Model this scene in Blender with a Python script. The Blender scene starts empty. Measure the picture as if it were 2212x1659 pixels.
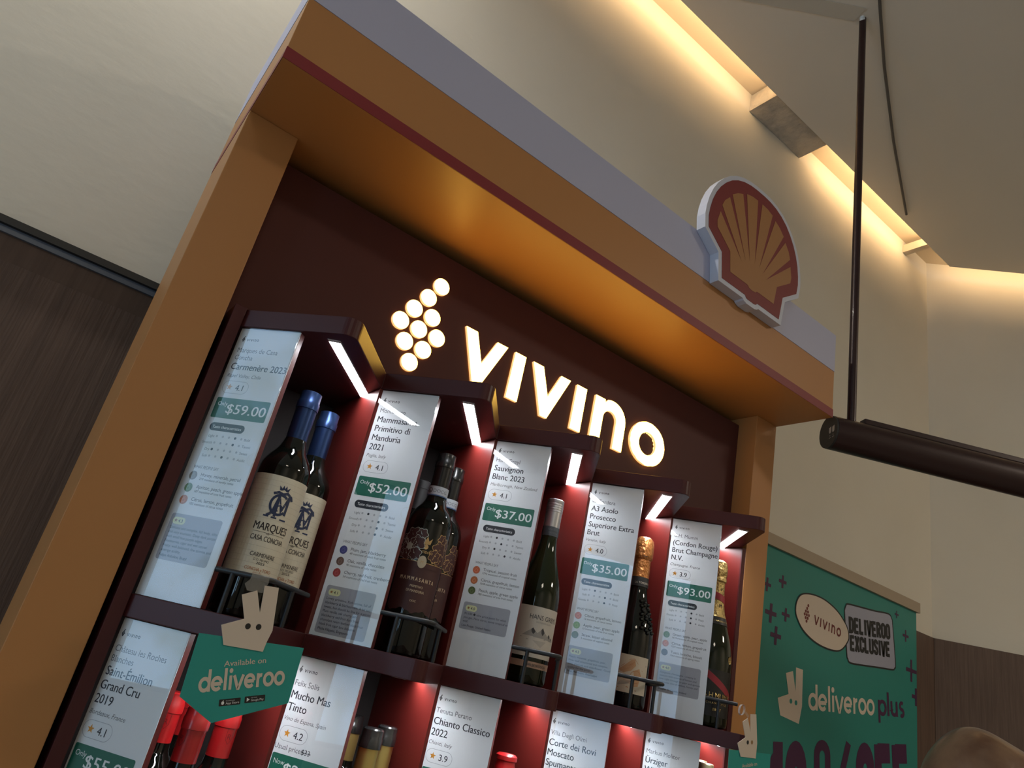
import bpy, bmesh, math, random
from mathutils import Vector, Matrix
random.seed(7)
R = math.radians
SC = bpy.context.scene
COL = SC.collection

# ------------------------------------------------------------------ camera, world, light, exposure
P = 0.24                                   # width of one bay of the wine display (m)
CAM = Vector((-0.1704, -1.0431, 1.45))
cd = bpy.data.cameras.new('camera'); cam = bpy.data.objects.new('camera', cd); COL.objects.link(cam)
cd.sensor_width = 36.0; cd.lens = 1529.06 / 2212 * 36.0; cd.clip_start = 0.02
RC = ((0.7788219815, -0.5914919805, 0.2087428038),
      (0.3878890603, 0.1926421493, -0.9013495877),
      (0.4929283904, 0.7829599219, 0.3794672089))      # rows: image right, image down, forward
cam.matrix_world = Matrix(((RC[0][0], -RC[1][0], -RC[2][0], CAM.x),
                           (RC[0][1], -RC[1][1], -RC[2][1], CAM.y),
                           (RC[0][2], -RC[1][2], -RC[2][2], CAM.z), (0, 0, 0, 1)))
SC.camera = cam
SC.view_settings.view_transform = 'Standard'; SC.view_settings.look = 'None'
SC.view_settings.exposure = 0.0; SC.view_settings.gamma = 1.0

world = bpy.data.worlds.new('daylight'); SC.world = world; world.use_nodes = True
wt = world.node_tree; bg = wt.nodes['Background']
tc = wt.nodes.new('ShaderNodeTexCoord'); nz = wt.nodes.new('ShaderNodeTexNoise'); nz.inputs['Scale'].default_value = 14; nz.inputs['Detail'].default_value = 4
rp = wt.nodes.new('ShaderNodeValToRGB'); rp.color_ramp.elements[0].position = .40; rp.color_ramp.elements[1].position = .58
rp.color_ramp.elements[0].color = (.22, .36, .43, 1); rp.color_ramp.elements[1].color = (.43, .69, 1.0, 1)
wt.links.new(tc.outputs['Generated'], nz.inputs['Vector']); wt.links.new(nz.outputs['Fac'], rp.inputs['Fac']); wt.links.new(rp.outputs['Color'], bg.inputs['Color'])
bg.inputs['Strength'].default_value = 5.2

def area(name, loc, direction, sx, sy, power, color, spread=180, xdir=None):
    l = bpy.data.lights.new(name, 'AREA'); l.shape = 'RECTANGLE'; l.size = sx; l.size_y = sy; l.energy = power; l.color = color; l.spread = R(spread)
    o = bpy.data.objects.new(name, l); COL.objects.link(o)
    z = -Vector(direction).normalized(); x = Vector(xdir or (1, 0, 0)); x = (x - z * x.dot(z)).normalized(); y = z.cross(x)
    o.matrix_world = Matrix(((x.x, y.x, z.x, loc[0]), (x.y, y.y, z.y, loc[1]), (x.z, y.z, z.z, loc[2]), (0, 0, 0, 1)))
    return o
YW = 0.3423                                # back wall of the room
WARM = (1.0, .66, .34)
# concealed warm strips in the ceiling cove, washing the walls
area('cove_light', (-0.97, .205, 3.645), (0, 1, .25), 4.8, .02, 8.5, WARM)
area('cove_light', (2.27, .205, 3.645), (0, 1, .25), .80, .02, 1.7, WARM)
area('cove_light', (3.69, -.69, 3.645), (.7, .7, .25), 2.5, .02, 3.4, WARM, xdir=(1, -1, 0))
# unseen fill lights added under the ceiling behind the viewer, lifting the ambient
for lx, ly, lw in ((-.9, -3.5, 14), (3.2, -3.2, 46)):
    area('ceiling_fill', (lx, ly, 3.58), (0, 0, -1), .6, .6, lw, (1.0, .88, .72))
# downlight close to the wall left of the stand
area('downlight', (-.42, .150, 3.585), (0, 0, -1), .05, .05, 13, (1.0, .95, .86), 150)

# ------------------------------------------------------------------ materials
MATS = {}
def mat(name, col, rough=.5, metal=0, spec=.5, coat=0, emit=None, es=0, bump=None, vary=None, alpha=None):
    if name in MATS: return MATS[name]
    m = bpy.data.materials.new(name); m.use_nodes = True; nt = m.node_tree; b = nt.nodes['Principled BSDF']
    b.inputs['Base Color'].default_value = (*col, 1); b.inputs['Roughness'].default_value = rough; b.inputs['Metallic'].default_value = metal
    b.inputs['Specular IOR Level'].default_value = spec; b.inputs['Coat Weight'].default_value = coat; b.inputs['Coat Roughness'].default_value = .05
    if emit: b.inputs['Emission Color'].default_value = (*emit, 1); b.inputs['Emission Strength'].default_value = es
    if bump or vary:
        t = nt.nodes.new('ShaderNodeTexCoord'); mp = nt.nodes.new('ShaderNodeMapping'); nt.links.new(t.outputs['Object'], mp.inputs['Vector'])
    if bump:                               # (scale, stretch xyz, strength)
        n = nt.nodes.new('ShaderNodeTexNoise'); n.inputs['Scale'].default_value = bump[0]; n.inputs['Detail'].default_value = 5
        mp.inputs['Scale'].default_value = bump[1]; nt.links.new(mp.outputs['Vector'], n.inputs['Vector'])
        bp = nt.nodes.new('ShaderNodeBump'); bp.inputs['Strength'].default_value = bump[2]; bp.inputs['Distance'].default_value = .01
        nt.links.new(n.outputs['Fac'], bp.inputs['Height']); nt.links.new(bp.outputs['Normal'], b.inputs['Normal'])
    if vary:                               # (scale, stretch xyz, second colour, lo, hi)
        n2 = nt.nodes.new('ShaderNodeTexNoise'); n2.inputs['Scale'].default_value = vary[0]; n2.inputs['Detail'].default_value = 6
        m2 = nt.nodes.new('ShaderNodeMapping'); m2.inputs['Scale'].default_value = vary[1]; nt.links.new(t.outputs['Object'], m2.inputs['Vector']); nt.links.new(m2.outputs['Vector'], n2.inputs['Vector'])
        r = nt.nodes.new('ShaderNodeValToRGB'); r.color_ramp.elements[0].color = (*col, 1); r.color_ramp.elements[1].color = (*vary[2], 1)
        r.color_ramp.elements[0].position = vary[3]; r.color_ramp.elements[1].position = vary[4]
        nt.links.new(n2.outputs['Fac'], r.inputs['Fac']); nt.links.new(r.outputs['Color'], b.inputs['Base Color'])
    MATS[name] = m; return m
def clear(name, ior=1.49, tint=(1, 1, 1), rough=.0, body=None):
    m = bpy.data.materials.new(name); m.use_nodes = True; nt = m.node_tree; nt.nodes.clear()
    o = nt.nodes.new('ShaderNodeOutputMaterial'); t = nt.nodes.new('ShaderNodeBsdfTransparent'); t.inputs['Color'].default_value = (*tint, 1)
    g = nt.nodes.new('ShaderNodeBsdfGlossy'); g.inputs['Roughness'].default_value = rough
    f = nt.nodes.new('ShaderNodeFresnel'); f.inputs['IOR'].default_value = ior; mx = nt.nodes.new('ShaderNodeMixShader')
    ge = nt.nodes.new('ShaderNodeNewGeometry'); sb = nt.nodes.new('ShaderNodeMath'); sb.operation = 'SUBTRACT'; sb.inputs[0].default_value = 1; nt.links.new(ge.outputs['Backfacing'], sb.inputs[1])
    ml = nt.nodes.new('ShaderNodeMath'); ml.operation = 'MULTIPLY'; nt.links.new(f.outputs['Fac'], ml.inputs[0]); nt.links.new(sb.outputs[0], ml.inputs[1])
    nt.links.new(ml.outputs[0], mx.inputs['Fac']); nt.links.new(t.outputs['BSDF'], mx.inputs[1]); nt.links.new(g.outputs['BSDF'], mx.inputs[2])
    last = mx
    if body:
        d = nt.nodes.new('ShaderNodeBsdfDiffuse'); d.inputs['Color'].default_value = (*body[0], 1); m2 = nt.nodes.new('ShaderNodeMixShader'); m2.inputs['Fac'].default_value = body[1]
        nt.links.new(mx.outputs['Shader'], m2.inputs[1]); nt.links.new(d.outputs['BSDF'], m2.inputs[2]); last = m2
    nt.links.new(last.outputs['Shader'], o.inputs['Surface']); return m

PLASTER = mat('wall_plaster', (.70, .66, .57), .85, bump=(26, (1, 1, 1.8), .045), vary=(2.2, (1, 1, 1), (.65, .61, .52), .35, .75))
CEILING = mat('ceiling_paint', (.74, .68, .58), .9, bump=(30, (1, 1, 1), .05))
COVE = mat('cove_paint', (.62, .54, .42), .85)
PATCH = mat('rough_cement', (.42, .38, .32), .9, bump=(40, (1, 1, 1), .6), vary=(14, (1, 1, 1), (.62, .54, .42), .40, .66))
WOOD = mat('walnut_panelling', (.080, .046, .033), .55, bump=(30, (8, 8, .35), .12), vary=(14, (9, 9, .35), (.125, .076, .055), .3, .72))
WOODD = mat('walnut_panelling_dark', (.075, .042, .028), .6, vary=(14, (9, 9, .35), (.11, .066, .045), .3, .72))
BLACKTRIM = mat('black_trim', (.012, .011, .010), .5)
FLOOR = mat('floor_tile', (.32, .28, .24), .4, bump=(4, (1, 1, 1), .05))
ORANGE = mat('orange_laminate', (.46, .205, .065), .42, bump=(160, (1, 1, 1), .02))
STRIPE = mat('red_stripe', (.23, .018, .024), .45)
HEADER = mat('white_header', (.47, .48, .64), .5)
MAROON = mat('maroon_lacquer', (.070, .015, .016), .38, spec=.3)
MAROONB = mat('maroon_panel', (.085, .026, .022), .55, spec=.25)
REDBOARD = mat('red_lacquer', (.115, .0115, .009), .36)
BLACKIN = mat('shaded_back', (.012, .008, .008), .7)  # near-black base puts the deep shade of the bays into the panel colour
CARDW = mat('white_card', (.72, .74, .77), .5)
INK = mat('card_ink', (.018, .022, .035), .6)
INKG = mat('card_ink_grey', (.12, .13, .15), .6)
GREEN = mat('price_green', (.008, .13, .085), .5)
WHITEINK = mat('white_ink', (.80, .82, .82), .5)
STARINK = mat('star_ink', (.62, .26, .02), .5)
GREYBOX = mat('review_grey', (.34, .34, .38), .5)
PILLY = mat('rating_pill', (.66, .68, .38), .5)
LINEG = mat('outline_grey', (.38, .40, .44), .5)
COVER = clear('clear_acrylic', 1.52)
BLACKM = mat('black_powder_coat', (.018, .019, .021), .45)
LED = mat('led_diffuser', (.9, .9, .9), .4, emit=(.93, .96, 1.0), es=26)
GLOW = mat('lit_acrylic', (.9, .85, .7), .4, emit=(1.0, .56, .080), es=11.5)
GLOWSIDE = mat('lit_acrylic_side', (.75, .62, .40), .5, emit=(1.0, .62, .25), es=.9)
GLASSK = mat('dark_bottle_glass', (.004, .005, .004), .04, spec=.5)
GLASSG = mat('green_bottle_glass', (.008, .012, .004), .04, spec=.5)
TEAL = mat('teal_print', (.015, .31, .27), .5)
TEALP = mat('teal_poster', (.020, .235, .20), .42, bump=(5, (1, 1, 1), .05))
CREAM = mat('cream_print', (.66, .56, .46), .55)
PURPLE = mat('plum_print', (.060, .010, .055), .5)
LILAC = mat('lilac_print', (.36, .37, .46), .5)
BLACKP = mat('black_print', (.008, .008, .008), .5)
WINEINK = mat('wine_ink', (.16, .020, .016), .5)
SHELLRED = mat('emblem_red', (.20, .016, .017), .5)
SHELLYEL = mat('emblem_yellow', (.38, .17, .052), .5)
LAMPRED = mat('dark_red_metal', (.024, .006, .007), .36, metal=.2, coat=.1)
BRASS = mat('gold_foil', (.75, .55, .20), .28, metal=1, bump=(90, (1, 1, 1), .35))

# ------------------------------------------------------------------ mesh builder
TXT = {}; EPS = 2.5e-5
def text_mesh(body, bold, shear):
    key = (body, bold, shear)
    if key in TXT: return TXT[key]
    c = bpy.data.curves.new('t', 'FONT'); c.body = body; c.size = 1; c.offset = bold; c.shear = shear; c.resolution_u = 3
    o = bpy.data.objects.new('t', c); COL.objects.link(o)
    dg = bpy.context.evaluated_depsgraph_get(); dg.update(); me = o.evaluated_get(dg).to_mesh()
    v = [(x.co.x, x.co.y) for x in me.vertices]; f = [tuple(p.vertices) for p in me.polygons]
    bpy.data.objects.remove(o); bpy.data.curves.remove(c)
    xs = [a for a, _ in v] or [0]
    TXT[key] = (v, f, min(xs), max(xs)); return TXT[key]

class MB:
    def __init__(s): s.v = []; s.f = []; s.m = []; s.mats = []
    def mi(s, m):
        if m not in s.mats: s.mats.append(m)
        return s.mats.index(m)
    def add(s, vs, fs, m):
        k = len(s.v); s.v += [Vector(a) for a in vs]; i = s.mi(m)
        for f in fs: s.f.append([k + a for a in f]); s.m.append(i)
    def box(s, a, b, m, M=None):
        x0, y0, z0 = a; x1, y1, z1 = b
        vs = [Vector(t) for t in ((x0, y0, z0), (x1, y0, z0), (x1, y1, z0), (x0, y1, z0), (x0, y0, z1), (x1, y0, z1), (x1, y1, z1), (x0, y1, z1))]
        if M: vs = [M @ v for v in vs]
        s.add(vs, [(0, 3, 2, 1), (4, 5, 6, 7), (0, 1, 5, 4), (1, 2, 6, 5), (2, 3, 7, 6), (3, 0, 4, 7)], m)
    def prism(s, poly, fr, d0, d1, m, ms=None):   # poly: list of (u, v); fr(u, v, d) -> point; ms: side material
        n = len(poly)
        s.add([fr(u, v, d0) for u, v in poly], [tuple(range(n))], m)
        if d1 != d0:
            s.add([fr(u, v, d1) for u, v in poly], [tuple(reversed(range(n)))], m)
            s.add([fr(u, v, d0) for u, v in poly] + [fr(u, v, d1) for u, v in poly], [(i, i + n, (i + 1) % n + n, (i + 1) % n) for i in range(n)], ms or m)
    def text(s, body, fr, u, v, size, m, d=0, width=None, bold=0, shear=0, align='l', rot=0, xs=1.0):
        tv, tf, a, b = text_mesh(body, 0, shear)
        kx = size * xs if width is None else width / max(b - a, 1e-6)
        w = (b - a) * kx; off = u - (a * kx if align == 'l' else (a + b) / 2 * kx if align == 'c' else b * kx)
        ca, sa = math.cos(rot), math.sin(rot)
        ws = bold * size * 1.15
        for k_, sh in enumerate((0,) if bold < .004 else (-ws, ws) if bold < .009 else (-ws, 0, ws)):
            out = []
            for x, y in tv:
                X = x * kx + off - u + sh; Y = y * size
                out.append(fr(u + X * ca - Y * sa, v + X * sa + Y * ca, d + k_ * EPS))
            s.add(out, tf, m)
    def ribbon(s, pts, w, fr, m, d=0, closed=False):
        n = len(pts); L = []; Rr = []
        for i in range(n):
            p = Vector(pts[i]); a = Vector(pts[(i - 1) % n]) if (closed or i > 0) else None; b = Vector(pts[(i + 1) % n]) if (closed or i < n - 1) else None
            d1 = (p - a).normalized() if a is not None else None; d2 = (b - p).normalized() if b is not None else None
            t = (d1 + d2) if (d1 is not None and d2 is not None) else (d1 if d1 is not None else d2)
            t = t.normalized() if t.length > 1e-9 else d1; nn = Vector((-t.y, t.x)); k = 1.0
            if d1 is not None and d2 is not None: k = 1 / max(.45, nn.dot(Vector((-d1.y, d1.x))))
            L.append(p + nn * w / 2 * k); Rr.append(p - nn * w / 2 * k)
        vs = [fr(q.x, q.y, d) for q in L] + [fr(q.x, q.y, d) for q in Rr]
        s.add(vs, [(i, (i + 1) % n, n + (i + 1) % n, n + i) for i in range(n if closed else n - 1)], m)
    def curved(s, poly, fr, d, m, cuts=4):
        bm = bmesh.new(); bm.faces.new([bm.verts.new((u, v, 0)) for u, v in poly]); bmesh.ops.triangulate(bm, faces=bm.faces[:])
        for _ in range(3):
            es = [e for e in bm.edges if e.calc_length() > .0045]
            if es: bmesh.ops.subdivide_edges(bm, edges=es, cuts=1, use_grid_fill=True); bmesh.ops.triangulate(bm, faces=bm.faces[:])
        bm.verts.index_update(); s.add([fr(q.co.x, q.co.y, d) for q in bm.verts], [tuple(q.index for q in f.verts) for f in bm.faces], m); bm.free()
    def disc(s, u, v, r, fr, m, d=0, n=20, ry=None):
        s.add([fr(u + r * math.cos(6.2832 * i / n), v + (ry or r) * math.sin(6.2832 * i / n), d) for i in range(n)], [tuple(range(n))], m)
    def tube(s, path, r, m, n=10, caps=True):
        rings = []; k0 = len(s.v); T0 = None
        for i, p in enumerate(path):
            p = Vector(p); a = Vector(path[max(i - 1, 0)]); b = Vector(path[min(i + 1, len(path) - 1)]); t = (b - a).normalized()
            ref = Vector((0, 0, 1)) if abs(t.z) < .95 else Vector((1, 0, 0)); x = t.cross(ref).normalized(); y = x.cross(t)
            rings.append([p + (x * math.cos(6.2832 * j / n) + y * math.sin(6.2832 * j / n)) * r for j in range(n)])
        vs = [q for g in rings for q in g]; fs = []
        for i in range(len(rings) - 1):
            for j in range(n): fs.append((i * n + j, i * n + (j + 1) % n, (i + 1) * n + (j + 1) % n, (i + 1) * n + j))
        if caps: fs += [tuple(range(n)), tuple(reversed(range((len(rings) - 1) * n, len(rings) * n)))]
        s.add(vs, fs, m)
    def lathe(s, prof, m, n=40, c=(0, 0, 0), caps=True):
        vs = []; fs = []
        for r, z in prof: vs += [Vector((c[0] + r * math.cos(6.28319 * j / n), c[1] + r * math.sin(6.28319 * j / n), c[2] + z)) for j in range(n)]
        for i in range(len(prof) - 1):
            for j in range(n): fs.append((i * n + j, i * n + (j + 1) % n, (i + 1) * n + (j + 1) % n, (i + 1) * n + j))
        if caps: fs += [tuple(reversed(range(n))), tuple(range((len(prof) - 1) * n, len(prof) * n))]
        s.add(vs, fs, m)
    def build(s, name, parent=None, smooth=False, bevel=0, loc=None, rotz=0):
        me = bpy.data.meshes.new(name); me.from_pydata([tuple(v) for v in s.v], [], s.f)
        for m in s.mats: me.materials.append(m)
        me.polygons.foreach_set('material_index', s.m)
        bm = bmesh.new(); bm.from_mesh(me)
        if smooth or bevel: bmesh.ops.remove_doubles(bm, verts=bm.verts, dist=1e-6)
        if smooth:
            for f in bm.faces: f.smooth = True
            for e in bm.edges:
                if len(e.link_faces) == 2 and e.calc_face_angle(0) > R(38): e.smooth = False
        bm.to_mesh(me); bm.free(); me.update()
        o = bpy.data.objects.new(name, me); COL.objects.link(o)
        if parent: o.parent = parent
        if loc: o.location = loc
        o.rotation_euler = (0, 0, rotz)
        if bevel:
            b = o.modifiers.new('bevel', 'BEVEL'); b.width = bevel; b.segments = 2; b.limit_method = 'ANGLE'; b.angle_limit = R(40)
        return o

def tag(o, label, cat, group=None):
    o['label'] = label; o['category'] = cat
    if group: o['group'] = group
    return o
def thing(name, label, cat, loc=(0, 0, 0), rotz=0, group=None):
    o = bpy.data.objects.new(name, None); COL.objects.link(o); o.location = loc; o.rotation_euler = (0, 0, rotz); o.empty_display_size = .05
    return tag(o, label, cat, group)
def struct(mb, name, **k):
    o = mb.build(name, **k); o['kind'] = 'structure'; return o
def copy_thing(root, loc, rotz, label):
    r = root.copy(); COL.objects.link(r); r.location = loc; r.rotation_euler = (0, 0, rotz); r['label'] = label
    for ch in root.children:
        c = ch.copy(); COL.objects.link(c); c.parent = r
        for g in ch.children:
            d = g.copy(); COL.objects.link(d); d.parent = c
    return r
def arc(cx, cy, rx, a0, a1, n=12, ry=None):
    return [(cx + rx * math.cos(R(a0 + (a1 - a0) * i / n)), cy + (ry or rx) * math.sin(R(a0 + (a1 - a0) * i / n))) for i in range(n + 1)]
def rrect(x0, y0, x1, y1, r, n=6):
    return arc(x1 - r, y1 - r, r, 0, 90, n) + arc(x0 + r, y1 - r, r, 90, 180, n) + arc(x0 + r, y0 + r, r, 180, 270, n) + arc(x1 - r, y0 + r, r, 270, 360, n)

# ------------------------------------------------------------------ stroke lettering (for the logos)
def glyphs():
    G = {}
    o = arc(.5, .5, .40, 0, 360, 26)[:-1]
    G['o'] = (1.0, [('c', o)])
    G['d'] = (1.02, [('c', arc(.5, .5, .40, 0, 360, 26)[:-1]), ('l', [(.90, 0), (.90, 1.52)])])
    G['e'] = (1.0, [('l', arc(.5, .5, .40, 0, 318, 24)), ('l', [(.14, .48), (.90, .48)])])
    G['l'] = (.40, [('l', [(.2, 0), (.2, 1.52)])])
    G['i'] = (.40, [('l', [(.2, 0), (.2, .98)]), ('d', (.2, 1.32, .17))])
    G['I'] = (.40, [('l', [(.2, 0), (.2, .98)])])
    G['v'] = (.96, [('l', [(.06, .98), (.44, .06), (.52, .06), (.90, .98)])])
    G['r'] = (.66, [('l', [(.2, 0), (.2, .98)]), ('l', [(.2, .45)] + arc(.52, .52, .32, 175, 78, 8))])
    G['n'] = (.98, [('l', [(.18, 0), (.18, .98)]), ('l', arc(.49, .56, .31, 180, 0, 12) + [(.80, 0)])])
    G['p'] = (1.02, [('l', [(.16, -.45), (.16, .98)]), ('c', arc(.56, .5, .40, 0, 360, 26)[:-1])])
    G['u'] = (.98, [('l', [(.16, .98), (.16, .42)] + arc(.48, .42, .32, 180, 360, 12)), ('l', [(.80, .98), (.80, 0)])])
    G['s'] = (.78, [('l', arc(.40, .71, .21, 40, 250, 10, ) + [(.44, .49)] + arc(.40, .28, .21, 70, -140, 10))])
    return G
GLY = glyphs()
def stroke_text(mb, body, fr, u, v, xh, m, d=0, w=.22, width=None, rot=0, gap=.10):
    tot = sum(GLY[c][0] + gap for c in body if c in GLY) - gap; kx = xh if width is None else width / tot
    ca, sa = math.cos(rot), math.sin(rot); x = 0
    f = lambda a, b, dd: fr(u + a * kx * ca - b * xh * sa, v + a * kx * sa + b * xh * ca, dd); n = 0
    for c in body:
        adv, st = GLY[c]
        for k, q in st:
            if k == 'd': mb.disc(x + q[0], q[1], q[2], f, m, d + n * EPS)
            else: mb.ribbon([(x + a, b) for a, b in q], w, f, m, d + n * EPS, closed=(k == 'c'))
            n += 1
        x += adv + gap
# heavy condensed capitals: every letter in a box 1 wide, 2 high
def stad(cx, rx, y0, y1): return arc(cx, y1 - rx, rx, 0, 180, 10) + arc(cx, y0 + rx, rx, 180, 360, 10)
CAPS = {
 'D': [('c', [(.2, .18), (.2, 1.82)] + arc(.42, 1.44, .38, 90, 0, 6) + arc(.42, .56, .38, 0, -90, 6))],
 'E': [('l', [(.2, 0), (.2, 2)]), ('l', [(.2, 1.82), (.92, 1.82)]), ('l', [(.2, 1), (.86, 1)]), ('l', [(.2, .18), (.92, .18)])],
 'F': [('l', [(.2, 0), (.2, 2)]), ('l', [(.2, 1.82), (.92, 1.82)]), ('l', [(.2, 1), (.86, 1)])],
 'L': [('l', [(.2, 0), (.2, 2)]), ('l', [(.2, .18), (.88, .18)])],
 'I': [('l', [(.3, 0), (.3, 2)])],
 'V': [('l', [(.12, 2), (.46, .1), (.54, .1), (.88, 2)])],
 'R': [('l', [(.2, 0), (.2, 2)]), ('l', [(.2, 1.82), (.5, 1.82)] + arc(.52, 1.44, .3, 80, -80, 8, .38) + [(.2, 1.02)]), ('l', [(.5, 1.0), (.84, 0)])],
 'O': [('c', stad(.5, .32, .18, 1.82)[:-1])],
 'X': [('l', [(.14, 2), (.86, 0)]), ('l', [(.86, 2), (.14, 0)])],
 'C': [('l', [(.82, 1.3)] + arc(.5, 1.5, .32, 0, 180, 10) + arc(.5, .5, .32, 180, 360, 10) + [(.82, .7)])],
 'U': [('l', [(.18, 2)] + arc(.5, .5, .32, 180, 360, 10) + [(.82, 2)])],
 'S': [('l', [(.82, 1.4)] + arc(.5, 1.5, .32, 0, 180, 8) + [(.22, 1.3), (.78, .72)] + arc(.5, .5, .32, 0, -180, 8) + [(.18, .62)])],
 '1': [('l', [(.62, 0), (.62, 2)]), ('l', [(.1, 1.30), (.52, 1.62)])],
 '0': [('c', stad(.5, .30, .2, 1.8)[:-1])],
}
def caps_text(mb, body, fr, u, v, h, m, width, d=0, w=.36, rot=0, gap=.06):
    adv = lambda c: .60 if c == 'I' else .45 if c == ' ' else 1.0
    tot = sum(adv(c) + gap for c in body) - gap; kx = width / tot; ky = h / 2
    ca, sa = math.cos(rot), math.sin(rot); x = 0
    f = lambda a, b, dd: fr(u + a * kx * ca - b * ky * sa, v + a * kx * sa + b * ky * ca, dd)
    for c in body:
        for n, (k, q) in enumerate(CAPS.get(c, [])): mb.ribbon([(x + a, b) for a, b in q], w, f, m, d + n * EPS, closed=(k == 'c'))
        x += adv(c) + gap
GRAPES = [(.0397, .168), (.0208, .1342), (.0, .1006), (.0392, .1006), (-.0188, .0669), (.0199, .0669), (0, .0332), (.059, .067), (.0388, .0334), (.02, 0)]
def grape_logo(mb, fr, u, v, h, m, d=0, r=.0165):
    k = h / .2
    for a, b in GRAPES: mb.disc(u + (a - .02) * k, v + (b - .084) * k, r * k, fr, m, d, 12)

# ------------------------------------------------------------------ the room
def fXZ(y): return lambda u, v, d: Vector((u, y + d, v))
XC = 2.857
m = MB(); m.box((-3.6, YW, 0), (XC + .1, YW + .1, 3.75), PLASTER); struct(m, 'wall_back')
A = Vector((XC, YW, 0)); dr = Vector((.7071, -.7071, 0)); nr = Vector((.7071, .7071, 0))
def fRW(t, z, d): return A + dr * t + nr * d + Vector((0, 0, z))
m = MB(); m.prism([(0, 0), (4.1, 0), (4.1, 3.75), (0, 3.75)], fRW, 0, .1, PLASTER); struct(m, 'wall_right')
m = MB(); m.box((-3.6, -4.6, 0), (5.9, -4.5, 3.75), PLASTER); struct(m, 'wall_front')
m = MB(); m.box((5.755, -4.6, 0), (5.855, -2.54, 3.75), PLASTER); struct(m, 'wall_side')
# window wall on the daylight side
WIN = [(-.42, .22, 1.0, 3.3), (-1.28, -.755, .85, 2.52), (-1.62, -1.585, 1.2, 1.9), (-2.78, -2.20, .85, 2.62), (-3.36, -3.04, .85, 2.7)]
ys = sorted(WIN)
m = MB(); edge = -4.6
for (y0, y1, zb_, zt_) in ys:
    m.box((-3.6, edge, 0), (-3.5, y0, 3.75), PLASTER); m.box((-3.6, y0, 0), (-3.5, y1, zb_), PLASTER); m.box((-3.6, y0, zt_), (-3.5, y1, 3.75), PLASTER); edge = y1
m.box((-3.6, edge, 0), (-3.5, YW + .1, 3.75), PLASTER); struct(m, 'wall_left')
GL = clear('window_glass', 1.1)
for k, (y0, y1, zb_, zt_) in enumerate(WIN):
    m = MB(); f = .02
    for a, b in (((-3.58, y0, zb_), (-3.52, y0 + f, zt_)), ((-3.58, y1 - f, zb_), (-3.52, y1, zt_)), ((-3.58, y0 + f, zb_), (-3.52, y1 - f, zb_ + f)), ((-3.58, y0 + f, zt_ - f), (-3.52, y1 - f, zt_))): m.box(a, b, BLACKM)
    if y1 - y0 > .3: m.box((-3.552, y0 + f, zb_ + f), (-3.548, y1 - f, zt_ - f), GL)
    struct(m, 'window_%d' % (k + 1))
    l = bpy.data.lights.new('window_portal', 'AREA'); l.shape = 'RECTANGLE'; l.size = zt_ - zb_; l.size_y = y1 - y0; l.cycles.is_portal = True
    o = bpy.data.objects.new('window_portal', l); COL.objects.link(o); o.location = (-3.5, (y0 + y1) / 2, (zb_ + zt_) / 2); o.rotation_euler = (0, R(-90), 0)
m = MB(); m.box((-3.6, -4.6, -.1), (5.9, YW + .1, 0), FLOOR); struct(m, 'floor')
# main ceiling slab stops short of the walls: the light slot
G = .1267; CZ = 3.60
cx = XC - G * .4142
def slab(x, y, d): return Vector((x, y, CZ + d))
m = MB(); m.prism([(-3.5, -4.5), (5.755, -4.5), (5.755, cx - 5.755 + YW - G), (cx, YW - G), (-3.5, YW - G)], slab, 0, .02, CEILING); struct(m, 'ceiling')
m = MB(); m.prism([(-3.5, -.4), (3.2, -.8), (5.2, -2.8), (5.7, -2.5), (XC, YW), (-3.5, YW)], slab, .098, .13, COVE); struct(m, 'trim_1')
m = MB(); m.box((1.47, YW - .125, CZ + .012), (1.80, YW - .001, CZ + .09), PATCH); m.box((2.63, YW - .12, CZ + .03), (2.66, YW - .001, CZ + .07), COVE); struct(m, 'trim_2')
# wood panelling with its ledge
m = MB(); m.box((-3.5, YW - .006, 0), (-.05, YW, 1.905), WOOD); m.box((-3.5, YW - .004, 1.905), (-.05, YW, 1.950), WOODD); struct(m, 'trim_3')  # darker strip below the ledge has the ledge's shadow put into its colour
m = MB(); m.box((-3.5, YW - .010, 1.9500), (-.05, YW, 1.9615), mat('ledge_metal', (.10, .13, .18), .35)); m.box((-3.5, YW - .019, 1.9617), (-.05, YW, 1.9745), BLACKTRIM); struct(m, 'trim_4')
m = MB(); m.box((2.0, YW - .006, 0), (XC, YW, 1.948), WOOD); struct(m, 'trim_5')
m = MB(); m.prism([(.004, 0), (4.0, 0), (4.0, 1.948), (.004, 1.948)], fRW, -.006, 0, WOOD); struct(m, 'trim_6')

# ceiling conduit, flat band, pendant
m = MB(); m.tube([(1.05, -.38, CZ - .010), (1.282, -.254, CZ - .008), (1.342, -.226, CZ - .008), (1.381, -.208, CZ - .008), (1.576, -.119, CZ - .008), (1.911, .02, CZ - .008), (2.34, .183, CZ - .008)], .0048, mat('conduit_grey', (.10, .09, .08), .6), 8)
tag(m.build('ceiling_conduit', smooth=True), 'thin dark cable running across the ceiling beside the red suspension rod', 'cable')
m = MB(); d_ = Vector((.098, -.08)).normalized()
m.prism([(.95, .148), (1.358, -.135), (1.340, -.185), (.93, .096)], slab, -.003, -.0005, mat('ceiling_band_grey', (.56, .52, .44), .85))  # thin flat band, a little darker than the ceiling paint
tag(m.build('ceiling_band'), 'flat grey band on the ceiling leading to the top of the red rod', 'trunking')

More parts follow.
